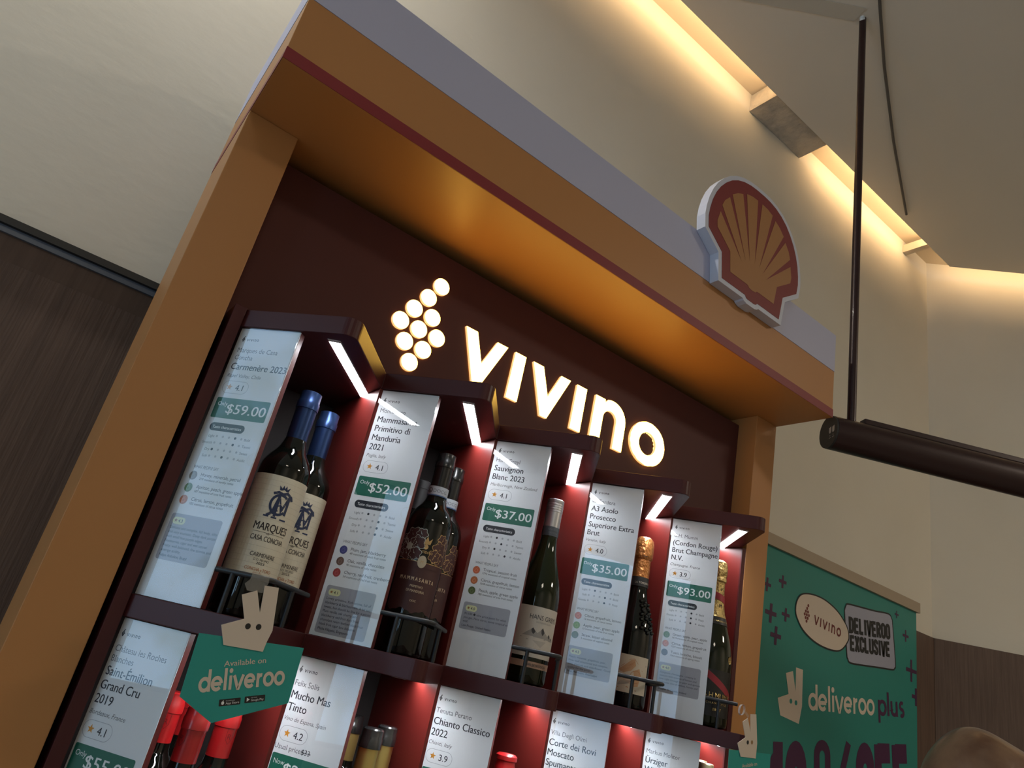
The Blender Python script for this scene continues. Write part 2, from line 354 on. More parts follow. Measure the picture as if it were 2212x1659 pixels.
TA = Vector((1.322, -.129, 2.158)); TD = Vector((.868, -.496, 0)).normalized(); TN = Vector((-TD.y, TD.x, 0))
t = thing('pendant_lamp', 'dark red tubular linear pendant lamp hanging from the ceiling on a thin rod', 'lamp', (1.37, -.157, CZ))
def rel(v, o): return Vector(v) - Vector(o.location)
m = MB(); m.tube([rel((1.370, -.157, CZ), t), rel((1.372, -.157, TA.z + .03), t)], .0105, LAMPRED, 16); m.build('rod', t, True)
m = MB(); m.lathe([(.008, 0), (.008, -.012), (.004, -.016)], mat('white_plastic', (.7, .74, .75), .4), 14, (-.006, -.002, 0)); m.build('ceiling_hook', t, True)
m = MB(); m.tube([rel(TA + TD * a, t) for a in (.004, .4, .8, 1.4)], .0415, LAMPRED, 40); m.build('housing', t, True)
m = MB(); m.tube([rel(TA - TD * .001, t), rel(TA + TD * .004, t)], .0410, BLACKM, 40)
fe = lambda u, v, d: rel(TA - TD * (.0014 + d), t) - TN * u + Vector((0, 0, v))
for u0 in (.004, .018): m.prism(arc(u0 + .005, -.002, .005, 180, 360, 6) + [(u0 + .010, .010), (u0, .008)], fe, 0, 0, mat('grey_pictogram', (.40, .39, .38), .5)); m.disc(u0 + .005, -.013, .0016, fe, MATS['grey_pictogram'], 0, 8); m.ribbon([(u0 + .001, -.019), (u0 + .009, -.018)], .0016, fe, MATS['grey_pictogram'])
m.build('end_cap', t)
m = MB(); Mt = Matrix(((TD.x, TN.x, 0, 0), (TD.y, TN.y, 0, 0), (0, 0, 1, 0), (0, 0, 0, 1)))
o_ = rel(TA + TD * .085 + Vector((0, 0, .0405)), t); m.box((0, -.012, 0), (1.3, .012, .014), LAMPRED, Matrix.Translation(o_) @ Mt); m.build('mounting_rail', t, bevel=.002)

# rounded brown ornament on its pedestal
OC = Vector((1.62, -.33, 1.555))
t = thing('ornament', 'large rounded brown glossy ornament standing in front of the dark wood panelling', 'ornament', (OC.x, OC.y, 0))
bm = bmesh.new(); bmesh.ops.create_icosphere(bm, subdivisions=5, radius=1)
for v in bm.verts:
    c = v.co; n = c.normalized(); w = 1 + .05 * math.sin(3 * n.x + 2 * n.z) + .03 * math.sin(5 * n.y - 4 * n.x)
    v.co = Vector((n.x * .135 * w, n.y * .135 * w, n.z * .15 * w + .022 * (-n.x * .8 + n.y * .3) - .15))
for f in bm.faces: f.smooth = True
me = bpy.data.meshes.new('body'); bm.to_mesh(me); bm.free(); o = bpy.data.objects.new('body', me); COL.objects.link(o); o.parent = t; o.location = (0, 0, OC.z)
me.materials.append(mat('brown_glaze', (.13, .062, .036), .30, coat=.3, bump=(16, (1, 1, 1), .30), vary=(9, (1, 1, 1), (.26, .16, .09), .42, .70)))
m = MB(); m.lathe([(.14, 0), (.14, .03), (.10, .05), (.085, 1.22), (.12, 1.27), (.12, 1.29)], WOODD, 32); m.build('pedestal', t, True)

# ------------------------------------------------------------------ wine display
Z1, TH, Z0 = 1.8416, .0283, 1.4511; ZB = Z0 - TH - (Z1 - Z0)            # undersides and tops of the boards
TH0 = .9025; DD = Vector((math.cos(TH0), -math.sin(TH0), 0)); RR = Vector((math.sin(TH0), math.cos(TH0), 0))
XL, XLI, XRI, XR = -.1088, -.0268, 1.2129, 1.2923; YP, YK, YC, ZS = -.0039, .2338, -.1553, 2.1800
RT = Vector((math.cos(TH0), math.sin(TH0), 0)); AQ = .8065 * P; HA = .62   # every bay front runs out to a nose and straight back
kiosk = thing('wine_display', 'tall orange and maroon wine display stand with stepped shelves and white header', 'display stand')
m = MB(); m.box((XL, YP, 0), (XLI, YK, ZS), ORANGE); m.build('post', kiosk, bevel=.0012)
m = MB(); m.box((XRI, YP, 0), (XR, YK, ZS), ORANGE); m.build('post', kiosk, bevel=.0012)
m = MB(); m.box((XL, YC, ZS), (XR, YK, 2.3024), ORANGE); m.build('canopy', kiosk, bevel=.001)
m = MB(); m.box((XL - .0006, YC - .0008, ZS + .0002), (XR + .0006, YC - .0001, ZS + .0211), STRIPE); m.box((XL - .0006, YC, ZS + .0002), (XL - .0001, YK, ZS + .0211), STRIPE); m.box((XR + .0001, YC, ZS + .0002), (XR + .0006, YK, ZS + .0211), STRIPE)
m.build('red_band', kiosk)
m = MB(); m.box((XL - .0006, YC - .0006, 2.3024), (XR + .0004, YK, 2.4038), HEADER); m.build('header', kiosk)
m = MB(); m.box((-.0262, .049, Z1 + TH - .012), (XRI - .0005, .060, 2.161), MAROONB); m.build('sign_panel', kiosk)
m = MB(); m.box((XLI + .0005, .200, .05), (XRI - .0005, YK - .002, 2.1795), BLACKIN); m.build('back_panel', kiosk)
m = MB(); m.box((-.0185, -.006, ZB - TH), (-.0010, .199, Z1 + TH), MAROON); m.build('side_board', kiosk, bevel=.0008)
def nose(P0, ins, rad, n=8):
    Q = P0 + DD * AQ + Vector((0, 1, 0)) * ins / HA; c = Q + Vector((0, 1, 0)) * rad / HA
    a0 = math.atan2(-RR.y, -RR.x); a1 = a0 + math.pi - 2 * math.asin(HA)
    return [c + Vector((math.cos(a0 + (a1 - a0) * k / n), math.sin(a0 + (a1 - a0) * k / n), 0)) * rad for k in range(n + 1)], Q
def saw():
    pts = []
    for i in range(5):
        P0 = Vector((i * P, 0, 0)); pts.append(P0); pts += nose(P0, 0, .018)[0]
    pts.append(Vector((5 * P, 0, 0)))
    return [(q.x, q.y) for q in pts]
SAW = saw()
for nm, z in (('shelf', Z1), ('shelf', Z0 - TH), ('shelf', ZB - TH)):
    m = MB(); m.prism([(-.0005, .199)] + [(a if k else -.0005, b) for k, (a, b) in enumerate(SAW)] + [(5 * P, .199)], lambda u, v, d, z=z: Vector((u, v, z + d)), 0, TH, MAROON)
    m.build(nm, kiosk, smooth=False, bevel=.0010)
m = MB(); m.box((-.02, .03, 0), (XRI - .001, .199, ZB - TH - .001), MAROON); m.build('base_cabinet', kiosk)
for i in range(1, 6):
    for z0_, z1_ in ((Z0, Z1), (ZB, Z0 - TH)):
        m = MB(); x0 = i * P
        if i < 5: m.box((x0 - .001, .0015, z0_), (x0 + .009, .199, z1_), REDBOARD)
        else: m.box((x0, .0005, z0_), (x0 + .0122, .199, z1_), REDBOARD)
        m.build('divider', kiosk)
m = MB(); m.box((5 * P - .0002, -.0030, ZB - TH), (5 * P + .0123, .0003, Z1), MAROON); m.build('edge_strip', kiosk)
# recessed light strips under the two upper boards
for z in (Z1, Z0 - TH):
    for i in range(5):
        c0 = Vector((i * P, 0, 0)) + Vector((.4696, -.404, 0)) * P; hw = .0088; WN = Vector((RT.y, -RT.x, 0))
        f = lambda u, v, d: c0 + RT * u + WN * v + Vector((0, 0, z - .0008 + d))
        xl = i * P + P - .0012                                         # the strip dies into the divider
        u1 = (xl - c0.x + WN.x * hw) / RT.x; u2 = (xl - c0.x - WN.x * hw) / RT.x
        m = MB(); m.prism([(0, -hw), (u1, -hw), (u2, hw), (0, hw)], f, 0, .0007, LED); s_ = m.build('light_strip', kiosk)
        m = MB(); m.prism([(-.008, -hw), (-.0005, -hw), (-.0005, hw), (-.008, hw)], f, 0, .0007, mat('strip_housing', (.55, .50, .50), .4)); m.prism([(-.008, hw + .0002), (u2, hw + .0002), (u2 - .001, hw + .0018), (-.008, hw + .0018)], f, 0, .0007, MATS['strip_housing'])
        m.build('strip_housing', s_)
        um = (u1 + u2) / 2
        area('strip_lamp', f(um / 2, 0, -.0012), (0, 0, -1), um * .98, hw * 2, .24, (.90, .95, 1.0), 150, xdir=RT)
# guard rails of the upper row
for i in range(5):
    P0 = Vector((i * P, 0, 0)); ins = .0075; ns, Q = nose(P0, ins, .014)
    path = [P0 + DD * .1035 + RR * ins] + (ns + [Q + RT * .165] if i < 4 else [P0 + DD * .163 + RR * ins])
    zr = Z0 + .050; m = MB(); m.tube([Vector((q.x, q.y, zr)) for q in path], .0034, BLACKM, 12); rail = m.build('guard_rail', kiosk, True)
    for q in (path[0].lerp(path[1], .42),) + ((Q + RT * .095,) if i < 4 else ()):
        m = MB(); m.tube([Vector((q.x, q.y, Z0)), Vector((q.x, q.y, zr))], .0032, BLACKM, 10); m.build('rail_post', rail, True)

# ------------------------------------------------------------------ lit sign
FY = .0425
sign = thing('illuminated_sign', 'glowing cream logo sign of ten grape discs and six letters on maroon panel', 'sign', (.62, .049, 1.99))
def so(mb, name):
    for i, v in enumerate(mb.v): mb.v[i] = v - Vector(sign.location)
    return mb.build(name, sign, bevel=.0008)
fs_ = lambda u, v, d: Vector((u, FY + d, v))
def letter(polys):
    m = MB()
    for p_ in polys: m.prism(p_, fs_, 0, .0062, GLOW, GLOWSIDE)
    so(m, 'letter')
def vee(x): letter([[(x, 2.0440), (x + .0275, 2.0440), (x + .0515, 1.9870), (x + .0755, 2.0440), (x + .1023, 2.0440), (x + .0590, 1.9410), (x + .0412, 1.9410)]])
vee(.3840); letter([[(.5050, 2.0440), (.5330, 2.0440), (.5330, 1.9450), (.5050, 1.9450)]])
vee(.5518); letter([[(.6725, 2.0440), (.7010, 2.0440), (.7010, 1.9450), (.6725, 1.9450)]])
letter([[(.7275, 1.9450), (.7275, 2.0440), (.7555, 2.0440), (.7570, 2.0375)] + [(.7790 + .0445 * math.cos(R(a)), 2.0065 + .0420 * math.sin(R(a))) for a in range(110, -1, -10)] + [(.8235, 1.9450), (.7955, 1.9450), (.7955, 2.0040)] + [(.7760 + .0195 * math.cos(R(a)), 2.0040 + .0185 * math.sin(R(a))) for a in range(15, 181, 15)] + [(.7565, 1.9450)]])
n_ = 40; ou = [(.8972 + .0545 * math.cos(6.2832 * i / n_), 1.9930 + .0495 * math.sin(6.2832 * i / n_)) for i in range(n_)]; inn = [(.8972 + .0265 * math.cos(6.2832 * i / n_), 1.9930 + .0260 * math.sin(6.2832 * i / n_)) for i in range(n_)]
m = MB()
for d in (0, .0062): m.add([fs_(*q, d) for q in ou + inn], [(i, (i + 1) % n_, n_ + (i + 1) % n_, n_ + i) for i in range(n_)], GLOW)
for q_ in (ou, inn): m.add([fs_(*q, 0) for q in q_] + [fs_(*q, .0062) for q in q_], [(i, (i + 1) % n_, n_ + (i + 1) % n_, n_ + i) for i in range(n_)], GLOWSIDE)
so(m, 'letter')
for a, b in GRAPES:
    m = MB(); m.prism(arc(.273 + a, 1.925 + b, .0166, 0, 350, 35), fs_, 0, .0062, GLOW, GLOWSIDE); so(m, 'grape_disc')

# ------------------------------------------------------------------ shell emblem on the header
half = [(.012, 2.3032), (.0175, 2.3050), (.0215, 2.3100), (.1010, 2.3100), (.1095, 2.3711), (.1595, 2.4075), (.1633, 2.4340), (.1618, 2.4560), (.1570, 2.4810), (.1485, 2.5060), (.1365, 2.5290), (.1210, 2.5500), (.1030, 2.5680), (.0830, 2.5815), (.0610, 2.5910), (.0370, 2.5965), (.0130, 2.5983)]
EX = .9235
def both(h): return [(EX + a, b) for a, b in h] + [(EX - a, b) for a, b in reversed(h)]
def grow(poly, w):
    n = len(poly); out = []
    for i in range(n):
        a, b, c = Vector(poly[i - 1]), Vector(poly[i]), Vector(poly[(i + 1) % n]); t1 = (b - a).normalized(); t2 = (c - b).normalized(); n1 = Vector((t1.y, -t1.x)); n2 = Vector((t2.y, -t2.x))
        nn = (n1 + n2).normalized(); out.append(tuple(b + nn * w / max(.5, nn.dot(n1))))
    return out
red = both(half); white = grow(red, .0108)
em = thing('emblem_sign', 'red and yellow scallop shell emblem board with white rim on the header', 'sign', (EX, YC, 2.30))
def eo(mb, name):
    for i, v in enumerate(mb.v): mb.v[i] = v - Vector(em.location)
    return mb.build(name, em)
fe2 = lambda u, v, d: Vector((u, YC - d, v))
m = MB(); m.prism(white, fe2, .0012, .024, mat('emblem_white', (.60, .62, .72), .4)); eo(m, 'backing_board')
m = MB(); m.prism(red, fe2, .0242, .0247, SHELLRED); eo(m, 'red_shell')
yel = [(.9068, 2.3379), (.8459, 2.3379), (.8388, 2.3866), (.7904, 2.4225), (.7878, 2.4380), (.7943, 2.4659), (.8791, 2.3830), (.7972, 2.4843), (.8040, 2.5020), (.8189, 2.5196), (.8916, 2.3930), (.8262, 2.5320), (.8440, 2.5470), (.8612, 2.5557), (.9057, 2.4000), (.8740, 2.5640), (.8945, 2.5700), (.9147, 2.5712), (.9235, 2.4015), (.9310, 2.5712), (.9521, 2.5700), (.9718, 2.5640), (.9400, 2.4000), (.9835, 2.5557), (1.0015, 2.5470), (1.0190, 2.5320), (.9545, 2.3930), (1.0270, 2.5196), (1.0420, 2.5020), (1.0495, 2.4843), (.9670, 2.3830), (1.0530, 2.4659), (1.0592, 2.4380), (1.0566, 2.4225), (1.0082, 2.3866), (1.0011, 2.3379), (.9402, 2.3379), (.9345, 2.3330), (.9235, 2.3318), (.9125, 2.3330)]
m = MB(); m.prism(yel, fe2, .0250, .0252, SHELLYEL); eo(m, 'yellow_shell')

# ------------------------------------------------------------------ price cards
CW, CH = .1032, Z1 - Z0
def fruit(mb, f, u, v, col, k):
    mb.disc(u, v, .0063, f, mat('icon_%d' % k, col, .5), .00012, 24)
    lt = tuple(min(1, c * 1.6 + .05) for c in col); lm = mat('icon_line_%d' % k, lt, .5)
    mb.ribbon(arc(u, v - .0008, .0026, 90, 430, 14), .0007, f, lm, .00016); mb.ribbon([(u, v + .002), (u + .0012, v + .0042)], .0007, f, lm, .00016)
ICON = {'grey': (.20, .17, .13), 'green': (.11, .20, .06), 'orange': (.50, .15, .05), 'blue': (.045, .05, .20), 'brown': (.13, .065, .05), 'red': (.33, .03, .035), 'lime': (.16, .27, .03), 'olive': (.10, .13, .035), 'dark': (.075, .06, .05), 'redorange': (.52, .12, .045)}
IK = {k: i for i, k in enumerate(ICON)}
def price_card(i, row, winery, names, region, rating, pre, price, taste, notes, rev, label, u0=.0078, usual=None):
    zb = Z0 if row == 0 else ZB
    t = thing('price_card', label, 'price card', (i * P + .0, 0, zb), -TH0, 'price cards on the wine display')
    t.location = Vector((i * P, 0, zb)) + RR * .0035
    H = CH - .0012
    m = MB(); m.box((.0004, .0022, .0006), (CW, .012, H), REDBOARD); m.build('holder', t, bevel=.0006)
    m = MB(); m.box((.0004, .0014, .0006), (CW, .0021, H), CARDW); m.build('card', t)
    f = lambda u, v, d: Vector((u, .0013 - d, v))
    F = lambda u, v, d: f(u, H - v, d)                      # v measured down from the top
    mb = MB()
    def T(s, u, v, size, mt=INK, **k): mb.text(s, f, u, H - v, size, mt, **k)
    grape_logo(mb, f, u0 + .0028, H - .0172, .0088, INK, r=.019)
    stroke_text(mb, 'vIvIno', f, u0 + .0092, H - .0200, .0036, INK, w=.22, width=.0205, gap=.3)
    v = .0388
    for s in winery: T(s, u0, v, .0108, INKG, xs=.93, bold=.003); v += .0120
    v += .0040 + (.0006 if len(winery) == 1 else -.0002)
    for s in names: T(s, u0, v, .0148, INK, bold=.011, xs=.93); v += .0158
    v += -.0158 + .0122
    T(region, u0 - .0006, v, .0077, INKG, shear=.2); v += .0157
    cy = H - v
    mb.ribbon(rrect(u0 - .0006, cy - .0094, u0 + .0425, cy + .0094, .0093, 8), .0006, f, LINEG, closed=True)
    st = [(u0 + .0108 + (.0052 if k % 2 == 0 else .0022) * math.sin(R(36 * k)), cy + (.0052 if k % 2 == 0 else .0022) * math.cos(R(36 * k))) for k in range(10)]
    mb.prism(st, f, .0001, .0001, STARINK); T(rating, u0 + .0212, v + .0045, .0125, INK, bold=.008)
    g = v + .0168
    if usual:
        T('Usual price: ', u0 - .0022, g + .0031, .0092, INKG); T(usual, u0 + .040, g + .0031, .0092, INK, bold=.005); mb.ribbon([(u0 + .0395, H - g - .0005), (u0 + .0545, H - g - .0005)], .0008, f, INK, .0001); g += .0087
    mb.prism(rrect(u0 - .0015, H - g - .0308, u0 + .0885, H - g, .0022, 4), f, .0001, .0001, GREEN)
    T(pre, u0 + .0030, g + .0122, .0086, WHITEINK, d=.0002)
    T(price, u0 + .0855, g + .0228, .0205, WHITEINK, d=.0002, width=.0650, align='r', bold=.012)
    if row == 0:
        y = g + .0440
        mb.prism(rrect(u0 + .0042, H - y - .0060, u0 + .0622, H - y + .0060, .0059, 6), f, .0001, .0001, INK)
        T('Taste characteristics', u0 + .0332, y + .0022, .0060, WHITEINK, d=.0002, width=.048, align='c', bold=.012)
        y = g + .0575
        for a, k, b in taste:
            T(a, u0 + .0185, y + .0022, .0053, INKG, align='r')
            for j in range(5): mb.disc(u0 + .0222 + .0102 * j, H - y, .0019 if j == k else .0017, f, INK if j == k else mat('dot_grey', (.42, .44, .48), .5), .0001, 12)
            T(b, u0 + .0680, y + .0022, .0053, INKG); y += .0096
        y += .0098
        T('WHAT PEOPLE SAY', u0 + .0045, y, .0062, INKG, width=.041, bold=.004); y += .0105
        for col, a, b in notes:
            fruit(mb, f, u0 + .0092, H - y, ICON[col], IK[col]); T(a, u0 + .0212, y - .0003, .0068, INK, bold=.002); T(b, u0 + .0210, y + .0052, .0047, INK); y += .0171
        y += .0020
        stars, lines, who = rev; hb = .0200 + .0060 * len(lines) + .0050
        mb.prism(rrect(u0 + .0010, H - y - hb, u0 + .0825, H - y, .0035, 4), f, .00008, .00008, GREYBOX)
        mb.prism(rrect(u0 + .0055, H - y - .0140, u0 + .0255, H - y - .0045, .0047, 6), f, .00014, .00014, PILLY)
        st = [(u0 + .0105 + (.0028 if k % 2 == 0 else .0012) * math.sin(R(36 * k)), H - y - .0092 + (.0028 if k % 2 == 0 else .0012) * math.cos(R(36 * k))) for k in range(10)]
        mb.prism(st, f, .0002, .0002, mat('star_brown', (.30, .12, .03), .5)); T(stars, u0 + .0145, y + .0114, .0062, INK, d=.0002, bold=.012)
        for k, s in enumerate(lines): T(s, u0 + .0055, y + .0200 + .0060 * k, .0051, INK, d=.0002, bold=.002)
        T(who, u0 + .0055, y + .0206 + .0060 * len(lines), .0050, INK, d=.0002, bold=.012)
    mb.build('print', t)
    m = MB(); m.box((.0002, -.0016, .0004), (CW + .0006, -.0002, H), COVER)
    c_ = m.build('clear_cover', t)
    m = MB(); m.ribbon(arc(CW, H - .195, .0092, 90, 270, 14), .0009, lambda u, v, d: Vector((u, -.0018, v)), mat('acrylic_edge', (.75, .80, .84), .2)); m.build('thumb_notch', c_)
    return t
FULL = 'in the upper row'
price_card(0, 0, ['Marques de Casa', 'Concha'], ['Carmenère 2023'], 'Rapel Valley, Chile', '4.1', 'Only', '$59.00', [('Light', 3, 'Bold'), ('Smooth', 3, 'Tannic'), ('Dry', 0, 'Sweet'), ('Soft', 2, 'Acidic')],
  [('grey', 'Honey, minerals, petrol', '219 mentions of earthy notes'), ('green', 'Apricot, peach, green apple', '187 mentions of tree fruit notes'), ('orange', 'Citrus, lemon, grapefruit', '103 mentions of citrus notes')],
  ('4.3', ['Delicate and complex, full body, silky', 'and very aromatic. Deep dark purple', 'with small hue purple edges.', 'Blueberries, cigar and wet cannel.', 'Fruity, well balanced, fine tannins and', 'average acidity.'], 'Felipe Anholon, Brazil'),
  'tall white price card reading $59.00 beside the blue-capped bottles')
price_card(1, 0, ['Montedoro'], ['Mammasanta', 'Primitivo di', 'Manduria', '2021'], 'Puglia, Italy', '4.1', 'Only', '$52.00', [('Light', 1, 'Bold'), ('Smooth', 3, 'Tannic'), ('Dry', 3, 'Sweet'), ('Soft', 3, 'Acidic')],
  [('blue', 'Plum, jam, blackberry', '49 mentions of black fruit notes'), ('brown', 'Oak, vanilla, chocolate', '90 mentions of oaky notes'), ('red', 'Cherry, red fruit, cranberry', '34 mentions of red fruit notes')],
  ('4.1', ['Lovely primitivo. Rich aroma, full of', 'blackberry & blackcurrant. A bit too', 'sweet, but should be fine for a picnic.', 'Plum vanilla oak cherry jam', 'blackberry red fruit dark fruit', 'chocolate raisin leather black fruit', 'black fruit cigar box balsamic'], 'Misha Filippini, Singapore'),
  'tall white price card reading $52.00 left of the floral dark-label bottles')
price_card(2, 0, ['Hans Greyl'], ['Sauvignon', 'Blanc 2023'], 'Marlborough, New Zealand', '4.1', 'Only', '$37.00', [('Light', 1, 'Bold'), ('Smooth', 2, 'Tannic'), ('Dry', 1, 'Sweet'), ('Soft', 3, 'Acidic')],
  [('redorange', 'Tropical, passion fruit', '1770 mentions of tropical notes'), ('orange', 'Citrus, grapefruit, lemon', '1348 mentions of citrus notes'), ('olive', 'Peach, apple, green apple', '780 mentions of tree fruit notes')],
  ('4.0', ['91/100 ● nice price point for what', 'you get. Nice citrus, some tropical as', 'well.'], 'Lon Poage, United States'),
  'tall white price card reading $37.00 beside the screw-capped white wine')
price_card(3, 0, ['La Tordera'], ['A3 Asolo', 'Prosecco', 'Superiore Extra', 'Brut'], 'Veneto, Italy', '4.0', 'Only', '$35.00', [('Light', 1, 'Bold'), ('Soft', 3, 'Bold'), ('Gentle', 3, 'Fizzy')],
  [('redorange', 'Citrus, grapefruit, lemon', '12 mentions of citrus notes'), ('lime', 'Apple, pear, green apple', '15 mentions of tree fruit notes'), ('olive', 'Straw, bitter almond', '5 mentions of vegetal notes')],
  ('4.2', ['Peach, minerals, grapefruit, pear,', 'lime- well structured and complex.', 'Also almonds and elderflower. Good', 'quality for the price.'], 'Sabir Mamedov, Azerbaijan'),
  'tall white price card reading $35.00 beside the orange-foiled sparkling wine')
price_card(4, 0, ['G.H. Mumm'], ['(Cordon Rouge)', 'Brut Champagne', 'N.V.'], 'Champagne, France', '3.9', 'Only', '$93.00', [('Light', 3, 'Bold'), ('Gentle', 3, 'Fizzy'), ('Soft', 3, 'Acidic')],
  [('green', 'Green apple, pear, apple', '1674 mentions of tropical notes'), ('orange', 'Citrus, lemon, grapefruit', '1229 mentions of citrus notes'), ('dark', 'Toast, brioche, biscuit', '1063 mentions of ageing notes')],
  ('4.0', ['Gorgeous champagne - creamy in', 'texture with aromas of lemon and', 'lime right through to pear and apricot', 'and notes also of walnut, honey and', 'butter.'], 'Deaglan O Caomh, Ireland'),
  'tall white price card reading $93.00 beside the gold-foiled champagne')
price_card(0, 1, ['Château les Roches', 'Blanches'], ['Saint-Émilion', 'Grand Cru', '2019'], 'Bordeaux, France', '4.1', 'Only', '$55.00', [], [], None, 'white price card reading $55.00 left of the red-capped bottles', u0=.0046)
price_card(1, 1, ['Felix Solis'], ['Mucho Mas', 'Tinto'], 'Vino de Espana, Spain', '4.2', 'Now', '$28.00', [], [], None, 'white price card with crossed-out usual price, just right of the near hanging tag', u0=.0046, usual='$33')
price_card(2, 1, ['Tenuta Perano'], ['Chianto Classico', '2022'], 'Chianti, Italy', '3.9', 'Only', '$39.00', [], [], None, 'white lower-row price card for a 2022 wine from Chianti, rated 3.9', u0=.0040)
price_card(3, 1, ['Villa Degli Olmi'], ['Corte dei Rovi', 'Moscato', 'Spumante'], 'Veneto, Italy', '4.0', 'Only', '$32.00', [], [], None, 'white lower-row price card for a Moscato, right of the red waxed bottle', u0=.0040)
price_card(4, 1, ['Markus Molitor'], ['Ürziger', 'Würzgarten'], 'Mosel, Germany', '4.0', 'Only', '$68.00', [], [], None, 'white lower-row price card headed Ürziger beside the far hanging tag', u0=.0062)

# ------------------------------------------------------------------ bottles
def spline(pts, n=5):
    out = []
    for i in range(len(pts) - 1):
        p0 = pts[max(i - 1, 0)]; p1 = pts[i]; p2 = pts[i + 1]; p3 = pts[min(i + 2, len(pts) - 1)]
        for k in range(n):
            t_ = k / n; f = lambda a, b, c, d: .5 * (2 * b + (c - a) * t_ + (2 * a - 5 * b + 4 * c - d) * t_ ** 2 + (3 * b - a - 3 * c + d) * t_ ** 3)
            out.append((f(p0[0], p1[0], p2[0], p3[0]), f(p0[1], p1[1], p2[1], p3[1])))
    out.append(pts[-1]); return out
def radius_at(prof, z):
    for (r0, z0), (r1, z1) in zip(prof, prof[1:]):
        if z0 <= z <= z1 and z1 > z0: return r0 + (r1 - r0) * (z - z0) / (z1 - z0)
    return prof[-1][0]
def glass(t, prof, m_, name='glass'):
    m = MB(); m.lathe(prof, m_, 48); return m.build(name, t, True)
def wrap(R0, zc=0):      # label frame: u along the girth (metres) from the front (-y), v height
    return lambda u, v, d: Vector(((R0 + d) * math.sin(u / R0), -(R0 + d) * math.cos(u / R0), v))
def patch(mb, fr, u0, u1, v0, v1, m_, d=.0003, n=28, top=None, bot=None):
    vs = []; fs = []
    for i in range(n + 1):
        u = u0 + (u1 - u0) * i / n; vs += [fr(u, bot(u) if bot else v0, d), fr(u, top(u) if top else v1, d)]
    for i in range(n): fs.append((2 * i, 2 * i + 2, 2 * i + 3, 2 * i + 1))
    mb.add(vs, fs, m_)
def ringpart(t, prof, m_, name, n=40):
    m = MB(); m.lathe(prof, m_, n); return m.build(name, t, True)
BODY = spline
def face_cam(x, y, off=0):   # turn the label to the viewer, off degrees towards the right
    a = math.atan2(CAM.x - x, -(CAM.y - y)); return R(off) - math.atan2(x - CAM.x, y - CAM.y)

# blue capped bordeaux with cream label
def bottle_blue(label):
    t = thing('wine_bottle', label, 'bottle', group='blue-capped wine bottles')
    Rb = .0365
    prof = [(.030, 0), (.0355, .003), (Rb, .008), (Rb, .198)] + spline([(Rb, .198), (.0350, .210), (.0285, .2235), (.0205, .236), (.0158, .250), (.0148, .262), (.0145, .315)])[1:]
    glass(t, prof, GLASSK)
    ringpart(t, [(.0152, .252), (.0153, .300), (.0166, .3005), (.0166, .312), (.0155, .3135), (.0152, .3275), (.013, .3285)], mat('blue_foil', (.026, .055, .155), .30, metal=.75), 'capsule')
    m = MB(); f = wrap(Rb); patch(m, f, -.062, .062, .056, .190, mat('cream_label', (.78, .74, .61), .6, bump=(120, (1, 1, 1), .05)))
    for k in range(17):
        z = .062 + k * .0075
        if not (.100 < z < .128): patch(m, f, -.058, .058, z, z + .0003, mat('faint_rule', (.58, .54, .43), .7), .0005)
    nv = mat('navy_ink', (.018, .035, .10), .5); bk = mat('label_black', (.03, .022, .02), .6); og = mat('copper_ink', (.48, .17, .07), .5)
    c = .151; q = lambda pts, w=.0022: m.ribbon(pts, w, f, nv, .0006)
    q(arc(-.0005, c, .0118, 50, 320, 20, .0135), .0034); q([(-.0125, c - .0175), (-.0065, c - .0175 + .006), (-.0035, c + .014), (.004, c - .008), (.0105, c + .0135)], .0038)
    q([(.0105, c + .0135), (.0105, c - .0125)], .0036); q([(-.0035, c + .014), (-.0025, c - .0170)], .0034); q([(-.0125, c + .0135), (-.006, c + .0165), (0, c + .0150), (.006, c + .0175), (.0125, c + .0140), (.015, c + .009)], .0036)
    q([(-.0165, c - .0180), (-.0095, c - .0180)], .0022); q([(-.0060, c - .0185), (.0015, c - .0185)], .0022); q([(.006, c - .0190), (.0150, c - .0190)], .0022); q(arc(.0015, c - .005, .0042, -60, 250, 12), .0016)
    m.prism([(-.006, c + .0195), (.006, c + .0195), (.0075, c + .026), (.0035, c + .0225), (.002, c + .0275), (0, c + .0230), (-.002, c + .0275), (-.0035, c + .0225), (-.0075, c + .026)], f, .0006, .0006, nv)
    m.text('MARQUES', f, 0, .1135, .0150, bk, .0006, width=.047, align='c', bold=.010); patch(m, f, -.022, .022, .1105, .1109, bk, .0006); m.text('de', f, -.002, .1088, .0045, bk, .0006, align='c', shear=.2)
    m.text('CASA CONCHA', f, 0, .0995, .0098, bk, .0006, width=.046, align='c', bold=.008)
    m.text('CARMENERE', f, .001, .0785, .0078, bk, .0006, width=.034, align='c', bold=.008); m.text('D.O. PEUMO', f, .001, .0735, .0042, bk, .0006, width=.021, align='c'); m.text('2023', f, .001, .0690, .0048, bk, .0006, width=.011, align='c', bold=.01)
    m.text('CONCHA y TORO', f, .001, .0605, .0062, og, .0006, width=.036, align='c', bold=.006); m.text('SINCE 1883', f, .001, .0575, .0024, og, .0006, align='c')
    m.build('label', t); return t
b1 = bottle_blue('blue-capped wine bottle with cream label, nearest, behind the near hanging tag'); b1.location = (.127, -.026, Z0); b1.rotation_euler[2] = face_cam(.127, -.026, 12)
copy_thing(b1, (.184, .036, Z0), face_cam(.184, .036, 16), 'blue-capped wine bottle half hidden behind the one nearest the viewer')

